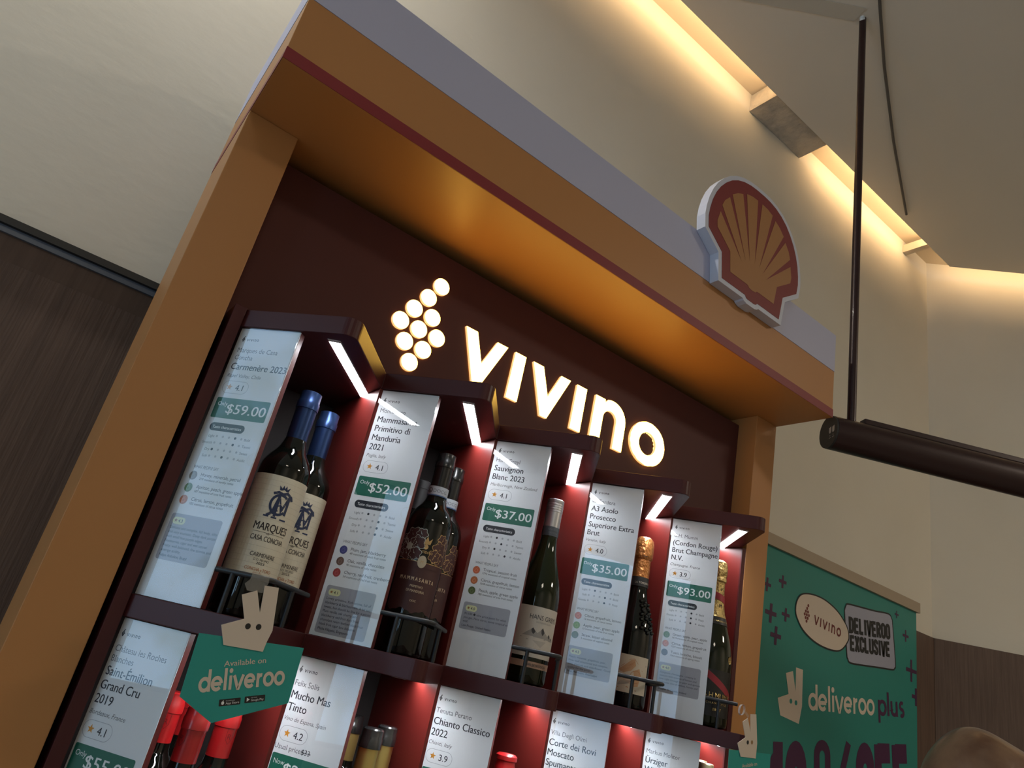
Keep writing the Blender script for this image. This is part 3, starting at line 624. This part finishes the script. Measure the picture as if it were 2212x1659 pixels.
# dark bottle with floral burgundy label
def bottle_floral(label):
    t = thing('wine_bottle', label, 'bottle', group='dark bottles with floral labels')
    Rb = .0365
    prof = [(.030, 0), (.0355, .003), (Rb, .008), (Rb, .192)] + spline([(Rb, .192), (.0352, .206), (.0290, .221), (.0200, .233), (.0155, .246), (.0148, .26), (.0145, .310)])[1:]
    glass(t, prof, GLASSK)
    ringpart(t, [(.0153, .246), (.0154, .296), (.0165, .2965), (.0165, .306), (.0155, .3075), (.0152, .3195), (.013, .3205)], mat('black_foil', (.012, .012, .012), .25, metal=.4, coat=.3), 'capsule')
    m = MB(); f = wrap(.0162); patch(m, f, -.045, .045, .246, .262, mat('seal_band', (.42, .46, .52), .5), n=40); patch(m, f, -.045, .045, .246, .2478, mat('seal_blue', (.03, .08, .2), .5), .0005, n=40)
    m.text('DOCG', f, .002, .2515, .0078, INKG, .0006, align='c'); m.disc(-.016, .2545, .005, f, INKG, .0006); m.build('neck_band', t)
    m = MB(); f = wrap(Rb); bur = mat('burgundy_label', (.075, .026, .027), .55); gold = mat('gold_ink', (.62, .42, .20), .35, metal=.7); sil = mat('pearl_ink', (.60, .66, .60), .35, metal=.3)
    rnd = random.Random(3)
    bot = lambda u: .063 - .0022 * math.sin(u * 190 + 1) - .0008 * math.sin(u * 520)
    patch(m, f, -.042, .042, .064, .136, bur, n=60, bot=bot)
    lobes = [(.034, .168, .012), (.026, .176, .009), (.036, .152, .013), (.024, .160, .013), (.030, .145, .010), (.017, .149, .010), (-.034, .166, .012), (-.023, .174, .013), (-.010, .178, .009), (-.034, .150, .012), (-.014, .163, .012), (-.027, .145, .010), (-.014, .147, .010)]
    for k, (u, v, r) in enumerate(lobes):
        ink = sil if u < -.009 else gold; n = 42; d0 = .00034 + k * .00005
        pl = lambda q: [(u + q * (1 + .13 * math.sin(6 * a + k)) * math.cos(a), v + q * (1 + .13 * math.sin(6 * a + k)) * math.sin(a)) for a in [6.2832 * i / n for i in range(n)]]
        m.curved(pl(r), f, d0, ink); m.curved(pl(r - .0008), f, d0 + .000025, bur)
        for j in range(3):
            a = .7 * j + (2.2 if u < 0 else -.2); m.ribbon([(u - r * .5 * math.cos(a), v - r * .6), (u + r * .2 * math.cos(a + .3), v + r * .1), (u + r * .72 * math.cos(a), v + r * .72 * math.sin(a))], .0006, f, ink, d0 + .00004)
    m.curved([(-.026 + (.0070 if k % 2 else .0048) * math.cos(.5236 * k), .157 + (.0070 if k % 2 else .0048) * math.sin(.5236 * k)) for k in range(12)], f, .0011, sil)
    patch(m, f, -.042, .042, .1280, .1357, bur, .00105); patch(m, f, -.042, .042, .1355, .1363, gold, .0011)
    m.curved([(.0068 * math.cos(.2244 * k), .1365 + .0095 * math.sin(.2244 * k)) for k in range(28)], f, .0012, mat('ivory_ink', (.62, .54, .40), .5)); m.text('M', f, 0, .1340, .0060, gold, .0014, align='c')
    m.prism([(-.006, .164), (.006, .164), (.008, .174), (.003, .169), (0, .176), (-.003, .169), (-.008, .174)], f, .0007, .0007, gold); m.disc(0, .160, .004, f, gold, .0007, 12); m.text('MONTEDORO', f, 0, .150, .0055, gold, .0007, width=.026, align='c', bold=.01)
    m.text('M A M M A S A N T A', f, 0, .107, .0082, mat('label_gilt', (.70, .55, .38), .4), .0006, width=.056, align='c', bold=.02)
    m.text('PRIMITIVO', f, .001, .0975, .0050, MATS['label_gilt'], .0006, width=.020, align='c', bold=.01); m.text('DI MANDURIA', f, .001, .0905, .0055, MATS['label_gilt'], .0006, width=.028, align='c', bold=.01); m.text('DOC', f, .001, .0765, .0042, MATS['label_gilt'], .0006, align='c', bold=.01)
    m.build('label', t); return t
b = bottle_floral('dark floral-label wine bottle, front one of its bay, behind the rail'); b.location = (.380, -.022, Z0); b.rotation_euler[2] = face_cam(.38, -.022, 4)
copy_thing(b, (.4345, .0325, Z0), face_cam(.4345, .0325, 10), 'dark floral-label wine bottle standing behind and right of its twin')
t = thing('wine_bottle', 'plain black-capped bottle at the back, left of the floral-label bottles', 'bottle', (.4200, .1175, Z0))
prof = [(.030, 0), (.0355, .003), (.036, .008), (.036, .195)] + spline([(.036, .195), (.034, .210), (.026, .224), (.018, .238), (.0148, .250), (.0145, .292)])[1:]
glass(t, prof, GLASSK); ringpart(t, [(.0153, .238), (.0154, .284), (.0160, .2845), (.0160, .2985), (.013, .300)], mat('matt_black_foil', (.015, .015, .016), .5), 'capsule'); ringpart(t, [(.0185, .2285), (.0162, .236), (.0158, .238)], mat('silver_seal', (.55, .57, .60), .4), 'neck_seal')

# screw capped white wine
def bottle_screw(label):
    t = thing('wine_bottle', label, 'bottle', group='screw-capped white wine bottles')
    Rb = .0385
    prof = [(.033, 0), (.0375, .003), (Rb, .008), (Rb, .135)] + spline([(Rb, .135), (.0375, .150), (.0335, .172), (.0260, .198), (.0190, .222), (.0155, .245), (.0148, .262), (.0145, .317)])[1:]
    glass(t, prof, GLASSG)
    pr = [(.0152, .270), (.0153, .298)]
    for k in range(4): pr += [(.0158, .2985 + k * .0042), (.0158, .3015 + k * .0042), (.0152, .3018 + k * .0042), (.0152, .3025 + k * .0042)]
    pr += [(.0158, .316), (.0155, .3215), (.014, .3225)]
    ringpart(t, pr, mat('brushed_aluminium', (.50, .50, .51), .32, metal=.9), 'screw_cap')
    m = MB(); m.lathe([(.01545, .253), (.01545, .270)], mat('dark_grey_band', (.05, .06, .07), .45), 40, caps=False); f = wrap(.0155); m.text('NEW ZEALAND', f, .003, .263, .0042, INKG, .0003, align='c'); m.text('HANS GREYL', f, .003, .257, .0045, INKG, .0003, align='c'); m.build('neck_band', t)
    m = MB(); f = wrap(Rb); pap = mat('ivory_label', (.62, .58, .52), .6); patch(m, f, -.050, .050, .043, .125, pap)
    gi = mat('pale_grey_ink', (.36, .34, .32), .6); dk = mat('slate_ink', (.06, .06, .065), .6)
    m.text('HANS GREYL', f, .004, .1040, .0112, dk, .0006, width=.054, align='c', bold=.003); m.text('SAUVIGNON BLANC', f, .004, .0985, .0040, gi, .0006, width=.030, align='c')
    for k, (u, h, w) in enumerate([(-.014, .014, .017), (.003, .017, .015), (.018, .010, .010), (.025, .006, .007)]):
        z = .076 - k * .0008
        m.curved([(u - w, z), (u - w * .55, z + h * .45), (u - w * .2, z + h * .75), (u, z + h), (u + w * .3, z + h * .6), (u + w * .6, z + h * .45), (u + w, z)], f, .0005 + k * .00005, gi)
        m.prism([(u - w * .15, z + h * .8), (u, z + h), (u + w * .3, z + h * .6), (u + w * .1, z + h * .25), (u - w * .1, z + h * .5)], f, .0009, .0009, dk)
    m.ribbon([(-.034, .073), (-.02, .070), (.01, .0735), (.034, .071)], .0005, f, dk, .0007)
    m.curved([(-.012, .070), (.014, .071), (.004, .060)], f, .0005, mat('mist_ink', (.50, .47, .43), .6))
    patch(m, f, -.050, .050, .0265, .0365, mat('copper_label', (.46, .30, .22), .5), n=28); m.text('MARLBOROUGH', f, .002, .0290, .0062, dk, .0006, width=.042, align='c', bold=.004)
    m.build('label', t); return t
b = bottle_screw('screw-capped white wine bottle with mountain label, in front'); b.location = (.632, -.013, Z0); b.rotation_euler[2] = face_cam(.632, -.013, 24)
copy_thing(b, (.681, .125, Z0), face_cam(.681, .125, 20), 'screw-capped bottle mostly hidden behind the one with the mountain label')

# sparkling wine with orange foil
t = thing('wine_bottle', 'black sparkling wine bottle with orange foil and line-drawn mountain label', 'bottle', (.9080, .019, Z0), face_cam(.908, .019, 16))
Rb = .0415
prof = [(.034, 0), (.040, .003), (Rb, .009), (Rb, .120)] + spline([(Rb, .120), (.0405, .138), (.0365, .158), (.0290, .182), (.0215, .204), (.0175, .226), (.0165, .250), (.016, .300)])[1:]
glass(t, prof, GLASSK)
of = mat('orange_foil', (.50, .20, .06), .30, metal=.65, bump=(110, (1, 1, 1), .5))
ringpart(t, [(.0182, .247), (.0175, .283), (.0200, .286), (.0208, .292), (.0203, .314), (.0185, .324), (.0125, .3305), (.004, .332)], of, 'foil')
m = MB(); m.lathe([(.0192, .228), (.0181, .247)], mat('matt_black_band', (.012, .012, .012), .55), 40, caps=False); f = wrap(.0192); m.text('LA TORDERA', f, .002, .2335, .0055, CREAM, .0002, align='c'); m.build('neck_band', t)
m = MB(); f2 = wrap(.0201); m.prism([(-.0035, .288), (.0035, .288), (.0035, .295), (-.0035, .295)], f2, .0006, .0006, BLACKP); m.build('foil_stamp', t)
m = MB(); f = wrap(Rb); patch(m, f, -.030, .034, .026, .094, mat('cream_label_light', (.64, .56, .44), .6)); oc = mat('orange_line', (.48, .20, .08), .6)
m.ribbon([(-.030, .066), (-.020, .074), (-.008, .086), (0, .088), (.006, .082), (.020, .068)], .0007, f, oc, .0006)
m.curved([(-.029, .064), (-.016, .075), (-.006, .085), (.001, .087), (.004, .076), (-.004, .066), (-.018, .060)], f, .0005, mat('orange_wash', (.56, .33, .18), .6))
m.curved([(.000, .066), (.012, .072), (.017, .060), (.013, .040), (.002, .038), (.004, .052)], f, .0005, MATS['orange_wash'])
for k in range(9): m.ribbon([(-.029 + k * .003, .052 - .0012 * k), (-.018 + k * .0028, .058 - .0018 * k)], .0005, f, oc, .0007); m.ribbon([(-.028 + k * .0025, .036 + .0008 * k), (-.020 + k * .003, .046 + .0004 * k)], .0005, f, dk if False else INKG, .0007)
for k in range(7): m.ribbon([(-.024 + k * .0035, .062 + .0016 * k), (-.010 + k * .0018, .074 + .0016 * k)], .0005, f, oc, .0007)
m.ribbon(arc(.006, .056, .011, 20, 300, 16), .0008, f, oc, .0007); m.ribbon([(-.026, .033), (-.008, .036), (.010, .032)], .0012, f, oc, .0007)
for z, s in ((.078, 'LA'), (.056, 'A3'), (.050, 'BRUT')): m.text(s, f, .026, z, .0040, INKG, .0006)
m.build('label', t)
m = MB()
for k in range(26):                     # raised cluster moulded in the glass shoulder
    rr = random.Random(k); u = .020 + .016 * math.sin(k * 1.7); z = .140 + .062 * (k / 26); r0 = radius_at(prof, z); a = u / .04
    c = Vector((r0 * math.sin(a), -r0 * math.cos(a), z)); 
    for j in range(1): m.lathe([(.0005, -.004), (.0040, -.002), (.0046, 0), (.0040, .002), (.0005, .004)], GLASSK, 10, c)
m.build('embossing', t, True)

# champagne
t = thing('wine_bottle', 'champagne bottle with gold foil and red diagonal sash beside the right post', 'bottle', (1.0755, -.040, Z0), face_cam(1.0755, -.040, 26))
Rb = .0440
prof = [(.036, 0), (.0425, .003), (Rb, .009), (Rb, .112)] + spline([(Rb, .112), (.0430, .132), (.0388, .158), (.0310, .186), (.0228, .212), (.0178, .238), (.0165, .262), (.016, .300)])[1:]
glass(t, prof, GLASSG)
gf = mat('crinkled_gold_foil', (.62, .46, .19), .27, metal=.9, bump=(120, (1, 1, 1), .6))
ringpart(t, [(.0255, .2085), (.0222, .218), (.0186, .240), (.0176, .262), (.0172, .280), (.0198, .283), (.0200, .288), (.0186, .291), (.0202, .297), (.0200, .314), (.0180, .323), (.011, .3275), (.004, .328)], gf, 'foil')
m = MB(); fz = lambda u, v, d: Vector(((radius_at(prof, v) + .0017 + d) * math.sin(u / .02), -(radius_at(prof, v) + .0017 + d) * math.cos(u / .02), v))
patch(m, fz, -.04, .04, .240, .2575, mat('sash_red', (.33, .02, .035), .45), .0001, 30, top=lambda u: .257 - u * .25, bot=lambda u: .243 - u * .25)
m.text('V', fz, .004, .262, .009, INK, .0004, align='c', bold=.01); m.text('M', fz, .004, .228, .010, INK, .0004, align='c', bold=.01); m.build('neck_sash', t)
m = MB(); m.lathe([(.0295, .1935), (.0258, .2080)], mat('black_neck_label', (.014, .013, .012), .45), 40, caps=False); fz2 = lambda u, v, d: Vector(((radius_at(prof, v) + .0022 + d) * math.sin(u / .027), -(radius_at(prof, v) + .0022 + d) * math.cos(u / .027), v)); m.text('MAISON FONDEE EN 1827', fz2, 0, .1985, .0045, gf, .0003, width=.05, align='c'); m.build('neck_label', t)
m = MB(); f = wrap(Rb); blk = mat('black_label', (.010, .010, .010), .4); patch(m, f, -.060, .060, .020, .105, blk, n=34)
patch(m, f, -.060, .060, .06, .09, MATS['sash_red'], .0006, 34, top=lambda u: .0905 - u * .62 if .0905 - u * .62 < .1045 else .1045, bot=lambda u: .0760 - u * .62 if .0760 - u * .62 < .1040 else .1040)
m.text('G.H.MUMM', f, .004, .0525, .0150, gf, .0010, width=.062, align='c', bold=.004); m.text('C H A M P A G N E', f, .004, .0420, .0055, gf, .0010, width=.046, align='c', bold=.01); m.text('BRUT', f, .004, .0300, .0075, gf, .0010, align='c')
m.build('label', t)
m = MB(); m.disc(.030, .1285, .0075, lambda u, v, d: Vector(((.0436 + d) * math.sin(u / .0436), -(.0436 + d) * math.cos(u / .0436), v)), gf, .0003, 24); m.build('seal', t)

# lower row
def bottle_cap(label, group, cap, h, gl=GLASSK, Rb=.0360, wax=False, long_=.055, band=None, tall=False, loc=None):
    t = thing('wine_bottle', label, 'bottle', group=group)
    k = h / .31
    if tall: prof = [(.028, 0), (.0325, .003), (Rb, .008), (Rb, .16 * k)] + spline([(Rb, .16 * k), (.0300, .20 * k), (.0205, .245 * k), (.0150, .275 * k), (.0140, h - .010)])[1:]
    else: prof = [(.030, 0), (.0350, .003), (Rb, .008), (Rb, .190 * k)] + spline([(Rb, .190 * k), (.0345, .204 * k), (.0280, .218 * k), (.0190, .232 * k), (.0152, .245 * k), (.0145, h - .010)])[1:]
    glass(t, prof, gl)
    if wax: pr = [(.0150, h - long_), (.0155, h - .034), (.0160, h - .030), (.0175, h - .027), (.0175, h - .019), (.0160, h - .016), (.0160, h - .011), (.0178, h - .009), (.0176, h - .003), (.014, h), (.004, h + .0005)]
    else: pr = [(.0152, h - long_), (.0153, h - .026), (.0165, h - .0255), (.0165, h - .014), (.0154, h - .012), (.0152, h - .002), (.0135, h), (.004, h + .0002)]
    ringpart(t, pr, cap, 'capsule')
    if band: m = MB(); m.lathe([(.0157, h - .052), (.0158, h - .0265), (.0168, h - .026), (.0168, h - .004), (.014, h + .0006), (.004, h + .0010)], band, 32, caps=True); m.build('cap_top', t, True)
    if loc: t.location = loc; t.rotation_euler[2] = face_cam(loc[0], loc[1])
    return t
RF = mat('red_foil', (.42, .012, .014), .30, coat=.4)
b = bottle_cap('red-capped bottle in lower row, half behind the $55.00 price card', 'red-capped bottles in the lower row', RF, .310, long_=.062, loc=(.114, .071, ZB))
m = MB(); f = wrap(.0155); m.ribbon([(-.0045, .283), (.0045, .283), (.0045, .271), (0, .265), (-.0045, .271)], .0006, f, mat('embossed_red', (.16, .006, .008), .4), .0002, closed=True); m.text('R', f, 0, .2705, .010, MATS['embossed_red'], .0003, align='c'); m.build('crest', b)
copy_thing(b, (.159, .152, ZB), 0, 'darkened red-capped bottle at the back of its bay, directly behind another')
copy_thing(b, (.119, -.048, ZB), face_cam(.117, -.05, -40), 'red-capped bottle nearest the viewer, hanging just under the teal tag tip')
copy_thing(b, (.178, .0165, ZB), face_cam(.178, .0165, 30), 'red-capped bottle under the teal tag, rightmost of its bay')
GF = mat('pale_gold_foil', (.55, .42, .14), .32, metal=.8); KT = mat('black_cap_top', (.012, .012, .012), .22, coat=.5)
def bottle_gold(label):
    t = bottle_cap(label, 'gold-necked bottles in the lower row', GF, .314, long_=.085)
    m = MB(); h = .314; m.lathe([(.0156, h - .0262), (.0169, h - .0258), (.0169, h - .0135), (.0158, h - .0115), (.0156, h - .0015), (.0137, h + .0006), (.004, h + .0010)], KT, 32); m.build('cap_top', t, True); return t
b = bottle_gold('gold-necked black-topped bottle, front one of three in the lower row'); b.location = (P + .141, -.011, ZB)
copy_thing(b, (P + .197, .049, ZB), 0, 'gold-necked black-topped bottle, right and behind the front one')
copy_thing(b, (P + .180, .138, ZB), 0, 'gold-necked black-topped bottle at the back, seen beside the price card')
b = bottle_cap('bottle with glossy red waxed top peeping up between two lower price cards', None, RF, .310, wax=True, loc=(2 * P + .153, -.010, ZB))
SF = mat('bronze_foil', (.40, .30, .17), .3, metal=.8)
b = bottle_cap('slim bronze-capped bottle low on the right, near the far hanging tag', 'slim bronze-capped bottles', SF, .354, gl=GLASSG, Rb=.0335, tall=True, loc=(4 * P + .140, -.037, ZB))
copy_thing(b, (4 * P + .1944, .0222, ZB), 0, 'slim bronze-capped bottle standing behind its twin at the lower right')

# ------------------------------------------------------------------ hanging tags
ROO = [(-39.6, -11.7), (-16.3, .3), (-28.5, 25.6), (-12.4, 34.3), (-.5, 10.3), (-5.6, 41.8), (12.0, 43.3), (21.1, -5.6), (18.6, -19.8), (17.7, -30.6), (-29.5, -32.1)]
TAPE = clear('clear_tape', 1.35, (.93, .92, .90), .15, body=((.75, .72, .66), .22))
def hanging_tag(label, loc, rotz, roo, board, eyes, er, see, txt, group='teal hanging tags'):
    t = thing('hanging_tag', label, 'tag', loc, rotz, group)
    f = lambda u, v, d: Vector((u / 1000, -d, v / 1000))
    m = MB(); m.prism(board, f, 0, .0006, TEAL); m.build('board', t)
    m = MB(); m.prism(roo, f, .0016, .0024, CREAM); r_ = m.build('rabbit_cutout', t)
    m = MB()
    for k, (a, b) in enumerate(eyes): m.disc(a, b, er, f, (BLACKP if (k == 0 or not see) else mat('eye_hole', (.30, .17, .07), .6)), .0026, 20, er * 1.05)
    m.build('eye', r_)
    m = MB(); txt(m, f); m.build('print', t)
    return t
def badge(m, f, u0, v0, u1, v1, u2, v2, big, small, D):
    a = math.atan2(v1 - v0, u1 - u0); w = math.hypot(u1 - u0, v1 - v0); h = math.hypot(u2 - u0, v2 - v0)
    g = lambda x, y, d: f(u2 + x * math.cos(a) - y * math.sin(a), v2 + x * math.sin(a) + y * math.cos(a), d)
    m.prism(rrect(0, 0, w, h, .8, 3), g, D, D, BLACKP)
    if big[0] == 'A': m.disc(4.0, h * .45, 1.6, g, WHITEINK, D + .0002, 14, 1.9); m.ribbon([(4.0, h * .72), (4.7, h * .86)], .5, g, WHITEINK, D + .0002)
    else: m.prism([(2.4, h * .2), (2.4, h * .8), (5.8, h * .5)], g, D + .0002, D + .0002, WHITEINK)
    m.text(small, g, 7.4, h * .66, 1.4, WHITEINK, D + .0002); m.text(big, g, 7.4, h * .2, 3.4, WHITEINK, D + .0002, width=w - 9)
def near_txt(m, f):
    D = .0009
    m.text('Available on', f, -20.2, -54.4, 8.8, CREAM, D, width=48, rot=math.atan2(12.7, 46.2), bold=.008)
    stroke_text(m, 'deliveroo', f, -38.6, -85.6, 15.6, CREAM, D, w=.26, width=97.5, rot=math.atan2(23.3, 90), gap=.06)
    badge(m, f, -12.9, -89.0, 10.2, -83.0, -11.0, -95.9, 'App Store', 'Download on the', D)
    badge(m, f, 14.3, -81.4, 37.1, -75.4, 16.4, -88.2, 'Google Play', 'GET IT ON', D)
def far_txt(m, f):
    D = .0009
    m.text('Available on', f, -18.5, -54.5, 9.0, CREAM, D, width=48, rot=math.atan2(8.2, 44.1), bold=.008)
    stroke_text(m, 'deliveroo', f, -38.6, -85.6, 15.6, CREAM, D, w=.26, width=97.5, rot=math.atan2(18, 90), gap=.06)
    badge(m, f, -12.9, -91.0, 10.2, -86.0, -11.4, -98.0, 'App Store', 'Download on the', D)
    badge(m, f, 14.3, -84.4, 37.1, -79.4, 16.0, -91.2, 'Google Play', 'GET IT ON', D)
t1 = hanging_tag('teal tag with cream rabbit cut-out hanging from the nearest bay, at the left', (.12, -.1435, Z0), 0, ROO, [(-59.9, -25.1), (66.7, -17.0), (68.3, -80.2), (-12.9, -113.7), (-56.3, -92.5)], [(-9.3, -6.9), (3.3, -5.1)], 3.3, False, near_txt)
Qf = Vector((4 * P, 0, Z0)) + DD * AQ + Vector((0, .006, 0))
t2 = hanging_tag('teal tag with cream rabbit cut-out hanging beside the right-hand post', Qf, R(2.9), [(-40.6, -15.6), (-17.5, -3.6), (-30.3, 21.6), (-14.6, 30.1), (-2.3, 7.2), (-6.7, 38.1), (12.0, 40.3), (21.6, -8.8), (20.3, -34.8), (-27.7, -36.6)], [(-62.4, -28.8), (71.5, -22.1), (73.0, -85), (0, -118), (-59, -97)], [(-9.2, -10.7), (4.1, -9.1)], 3.5, True, far_txt)
# sticky tape that holds each tag on its rail
f = lambda u, v, d: Vector((u / 1000, -d, v / 1000))
m = MB(); m.prism([(-25, 44.2), (-2, 44.5), (-3, 54.2), (-24.5, 54.0)], lambda u, v, d: Vector((u / 1000, -.0018 - .0000 * v, v / 1000)), 0, 0, TAPE)
m.prism([(-29.5, 38.5), (-24, 31.5), (-5, 33), (-2, 44.5), (-25, 44.2)], f, .0012, .0012, TAPE); m.build('tape', t1)
m = MB(); n_ = 10
ring = [(-34 - 8.5 * math.cos(R(36 * k)), 41.5 + 9.5 * math.sin(R(36 * k)) - 2 * math.cos(R(36 * k))) for k in range(n_)]
vs = [Vector((u / 1000 - .006, -.007, v / 1000)) for u, v in ring] + [Vector((u / 1000 + .004, .004, v / 1000)) for u, v in ring]
m.add(vs, [(k, (k + 1) % n_, n_ + (k + 1) % n_, n_ + k) for k in range(n_)], clear('clear_tape_roll', 1.4, (.90, .88, .85), .2, body=((.80, .76, .70), .5))); m.prism([(-27, 38), (-22, 42), (-8, 34), (-12, 30)], f, .0012, .0012, TAPE); m.build('tape', t2, True)

# ------------------------------------------------------------------ poster on the back wall
t = thing('poster', 'large teal delivery poster with cream top strip on the back wall beside the stand', 'poster', (2.24, YW - .0065, .75))
def po(mb, name, par=None):
    for i, v in enumerate(mb.v): mb.v[i] = v - Vector(t.location)
    return mb.build(name, par or t)
fp = lambda u, v, d: Vector((u, YW - .012 - d, v))
m = MB(); m.prism([(1.70, .75), (2.7066, .75), (2.7066, 2.0125), (1.70, 2.0125)], fp, -.005, 0, TEALP); po(m, 'board')
m = MB(); m.box((1.70, YW - .022, 2.0115), (2.7180, YW - .0062, 2.0490), mat('cream_strip', (.40, .32, .23), .6)); po(m, 'top_strip')
D = .0006
for x, z, s, w in ((1.7723, 1.8891, .021, .010), (1.8516, 1.9167, .020, .010), (1.8011, 1.8083, .029, .013), (1.8779, 1.82, .0205, .010), (1.8334, 1.7475, .0275, .013), (2.5601, 1.9722, .0135, .006), (2.6254, 1.909, .021, .009), (2.6661, 1.7941, .0385, .013), (2.6990, 1.708, .030, .013)):
    m = MB(); m.ribbon([(x - .0 , z - s), (x, z + s)], w, fp, PURPLE, D); m.ribbon([(max(x - s, 1.705), z), (min(x + s, 2.706), z)], w, fp, PURPLE, D + .0001); po(m, 'plus_mark')
OV = [(1.9275, 1.845), (1.9291, 1.8677), (1.9430, 1.8920), (1.9681, 1.9070), (2.0208, 1.9165), (2.0897, 1.9154), (2.1615, 1.898), (2.2139, 1.8689), (2.2352, 1.8463), (2.2400, 1.829), (2.2369, 1.814), (2.2078, 1.7836), (2.1697, 1.7677), (2.1005, 1.7643), (2.0326, 1.7729), (1.9716, 1.7948), (1.9364, 1.8254)]
SQ = [(2.2098, 1.9089), (2.2180, 1.9265), (2.2324, 1.9348), (2.32, 1.943), (2.41, 1.951), (2.498, 1.9613), (2.5231, 1.9501), (2.5310, 1.925), (2.5513, 1.8001), (2.5453, 1.781), (2.529, 1.7731), (2.44, 1.764), (2.34, 1.753), (2.2568, 1.7458), (2.2390, 1.7560), (2.2310, 1.775)]
cl = lambda p: spline(p + [p[0]], 4)[:-1]
m = MB(); q = cl(SQ); m.prism(q, fp, .0008, .0008, LILAC); m.ribbon(q, .0055, fp, BLACKP, .0010, closed=True)
ra = math.atan2(.0325, .2755); caps_text(m, 'DELIVEROO', fp, 2.2425, 1.8415, .0520, BLACKP, .274, .0012, w=.46, rot=ra); caps_text(m, 'EXCLUSIVE', fp, 2.2515, 1.7845, .0505, BLACKP, .264, .0012, w=.46, rot=math.atan2(.029, .2635)); po(m, 'badge')
m = MB(); q = cl(OV); m.prism(q, fp, .0014, .0014, CREAM); m.ribbon(q, .0050, fp, BLACKP, .0016, closed=True)
grape_logo(m, fp, 1.9893, 1.8500, .060, WINEINK, .0018, r=.0172); stroke_text(m, 'vIvIno', fp, 2.0310, 1.8265, .0285, WINEINK, .0018, w=.22, width=.1590, rot=-.075, gap=.26); po(m, 'oval_badge')
m = MB(); m.prism([(1.863, 1.5739), (1.9164, 1.5929), (1.8964, 1.6504), (1.9326, 1.6622), (1.9513, 1.6067), (1.9476, 1.6758), (1.9849, 1.6751), (1.9894, 1.5686), (1.9772, 1.5173), (1.8807, 1.5278)], fp, D, D, CREAM); m.disc(1.9301, 1.5748, .0072, fp, TEALP, .0008); m.disc(1.9567, 1.5742, .0072, fp, TEALP, .0008); po(m, 'rabbit_mark')
m = MB(); stroke_text(m, 'deliveroo', fp, 2.0250, 1.5640, .0500, CREAM, D, w=.235, width=.392, rot=.1045, gap=.05); stroke_text(m, 'plus', fp, 2.4370, 1.6085, .0505, PURPLE, D, w=.235, width=.184, rot=.1045, gap=.05)
rb = .105; HT = .300
caps_text(m, '10', fp, 1.846, 1.150, HT, PURPLE, .205, D, w=.46, rot=rb, gap=.0)
gpc = lambda x, y, d: fp(2.062 + x * math.cos(rb) - y * math.sin(rb), 1.175 + x * math.sin(rb) + y * math.cos(rb), d)
m.ribbon(stad(.076, .030, .150, .293)[:-1], .030, gpc, PURPLE, D, closed=True); m.ribbon(stad(.205, .030, .006, .150)[:-1], .030, gpc, PURPLE, D, closed=True); m.ribbon([(.075, -.01), (.228, .302)], .030, gpc, PURPLE, D + EPS)
caps_text(m, 'OFF', fp, 2.331, 1.205, HT, PURPLE, .338, D, w=.41, rot=rb, gap=.06); po(m, 'lettering')
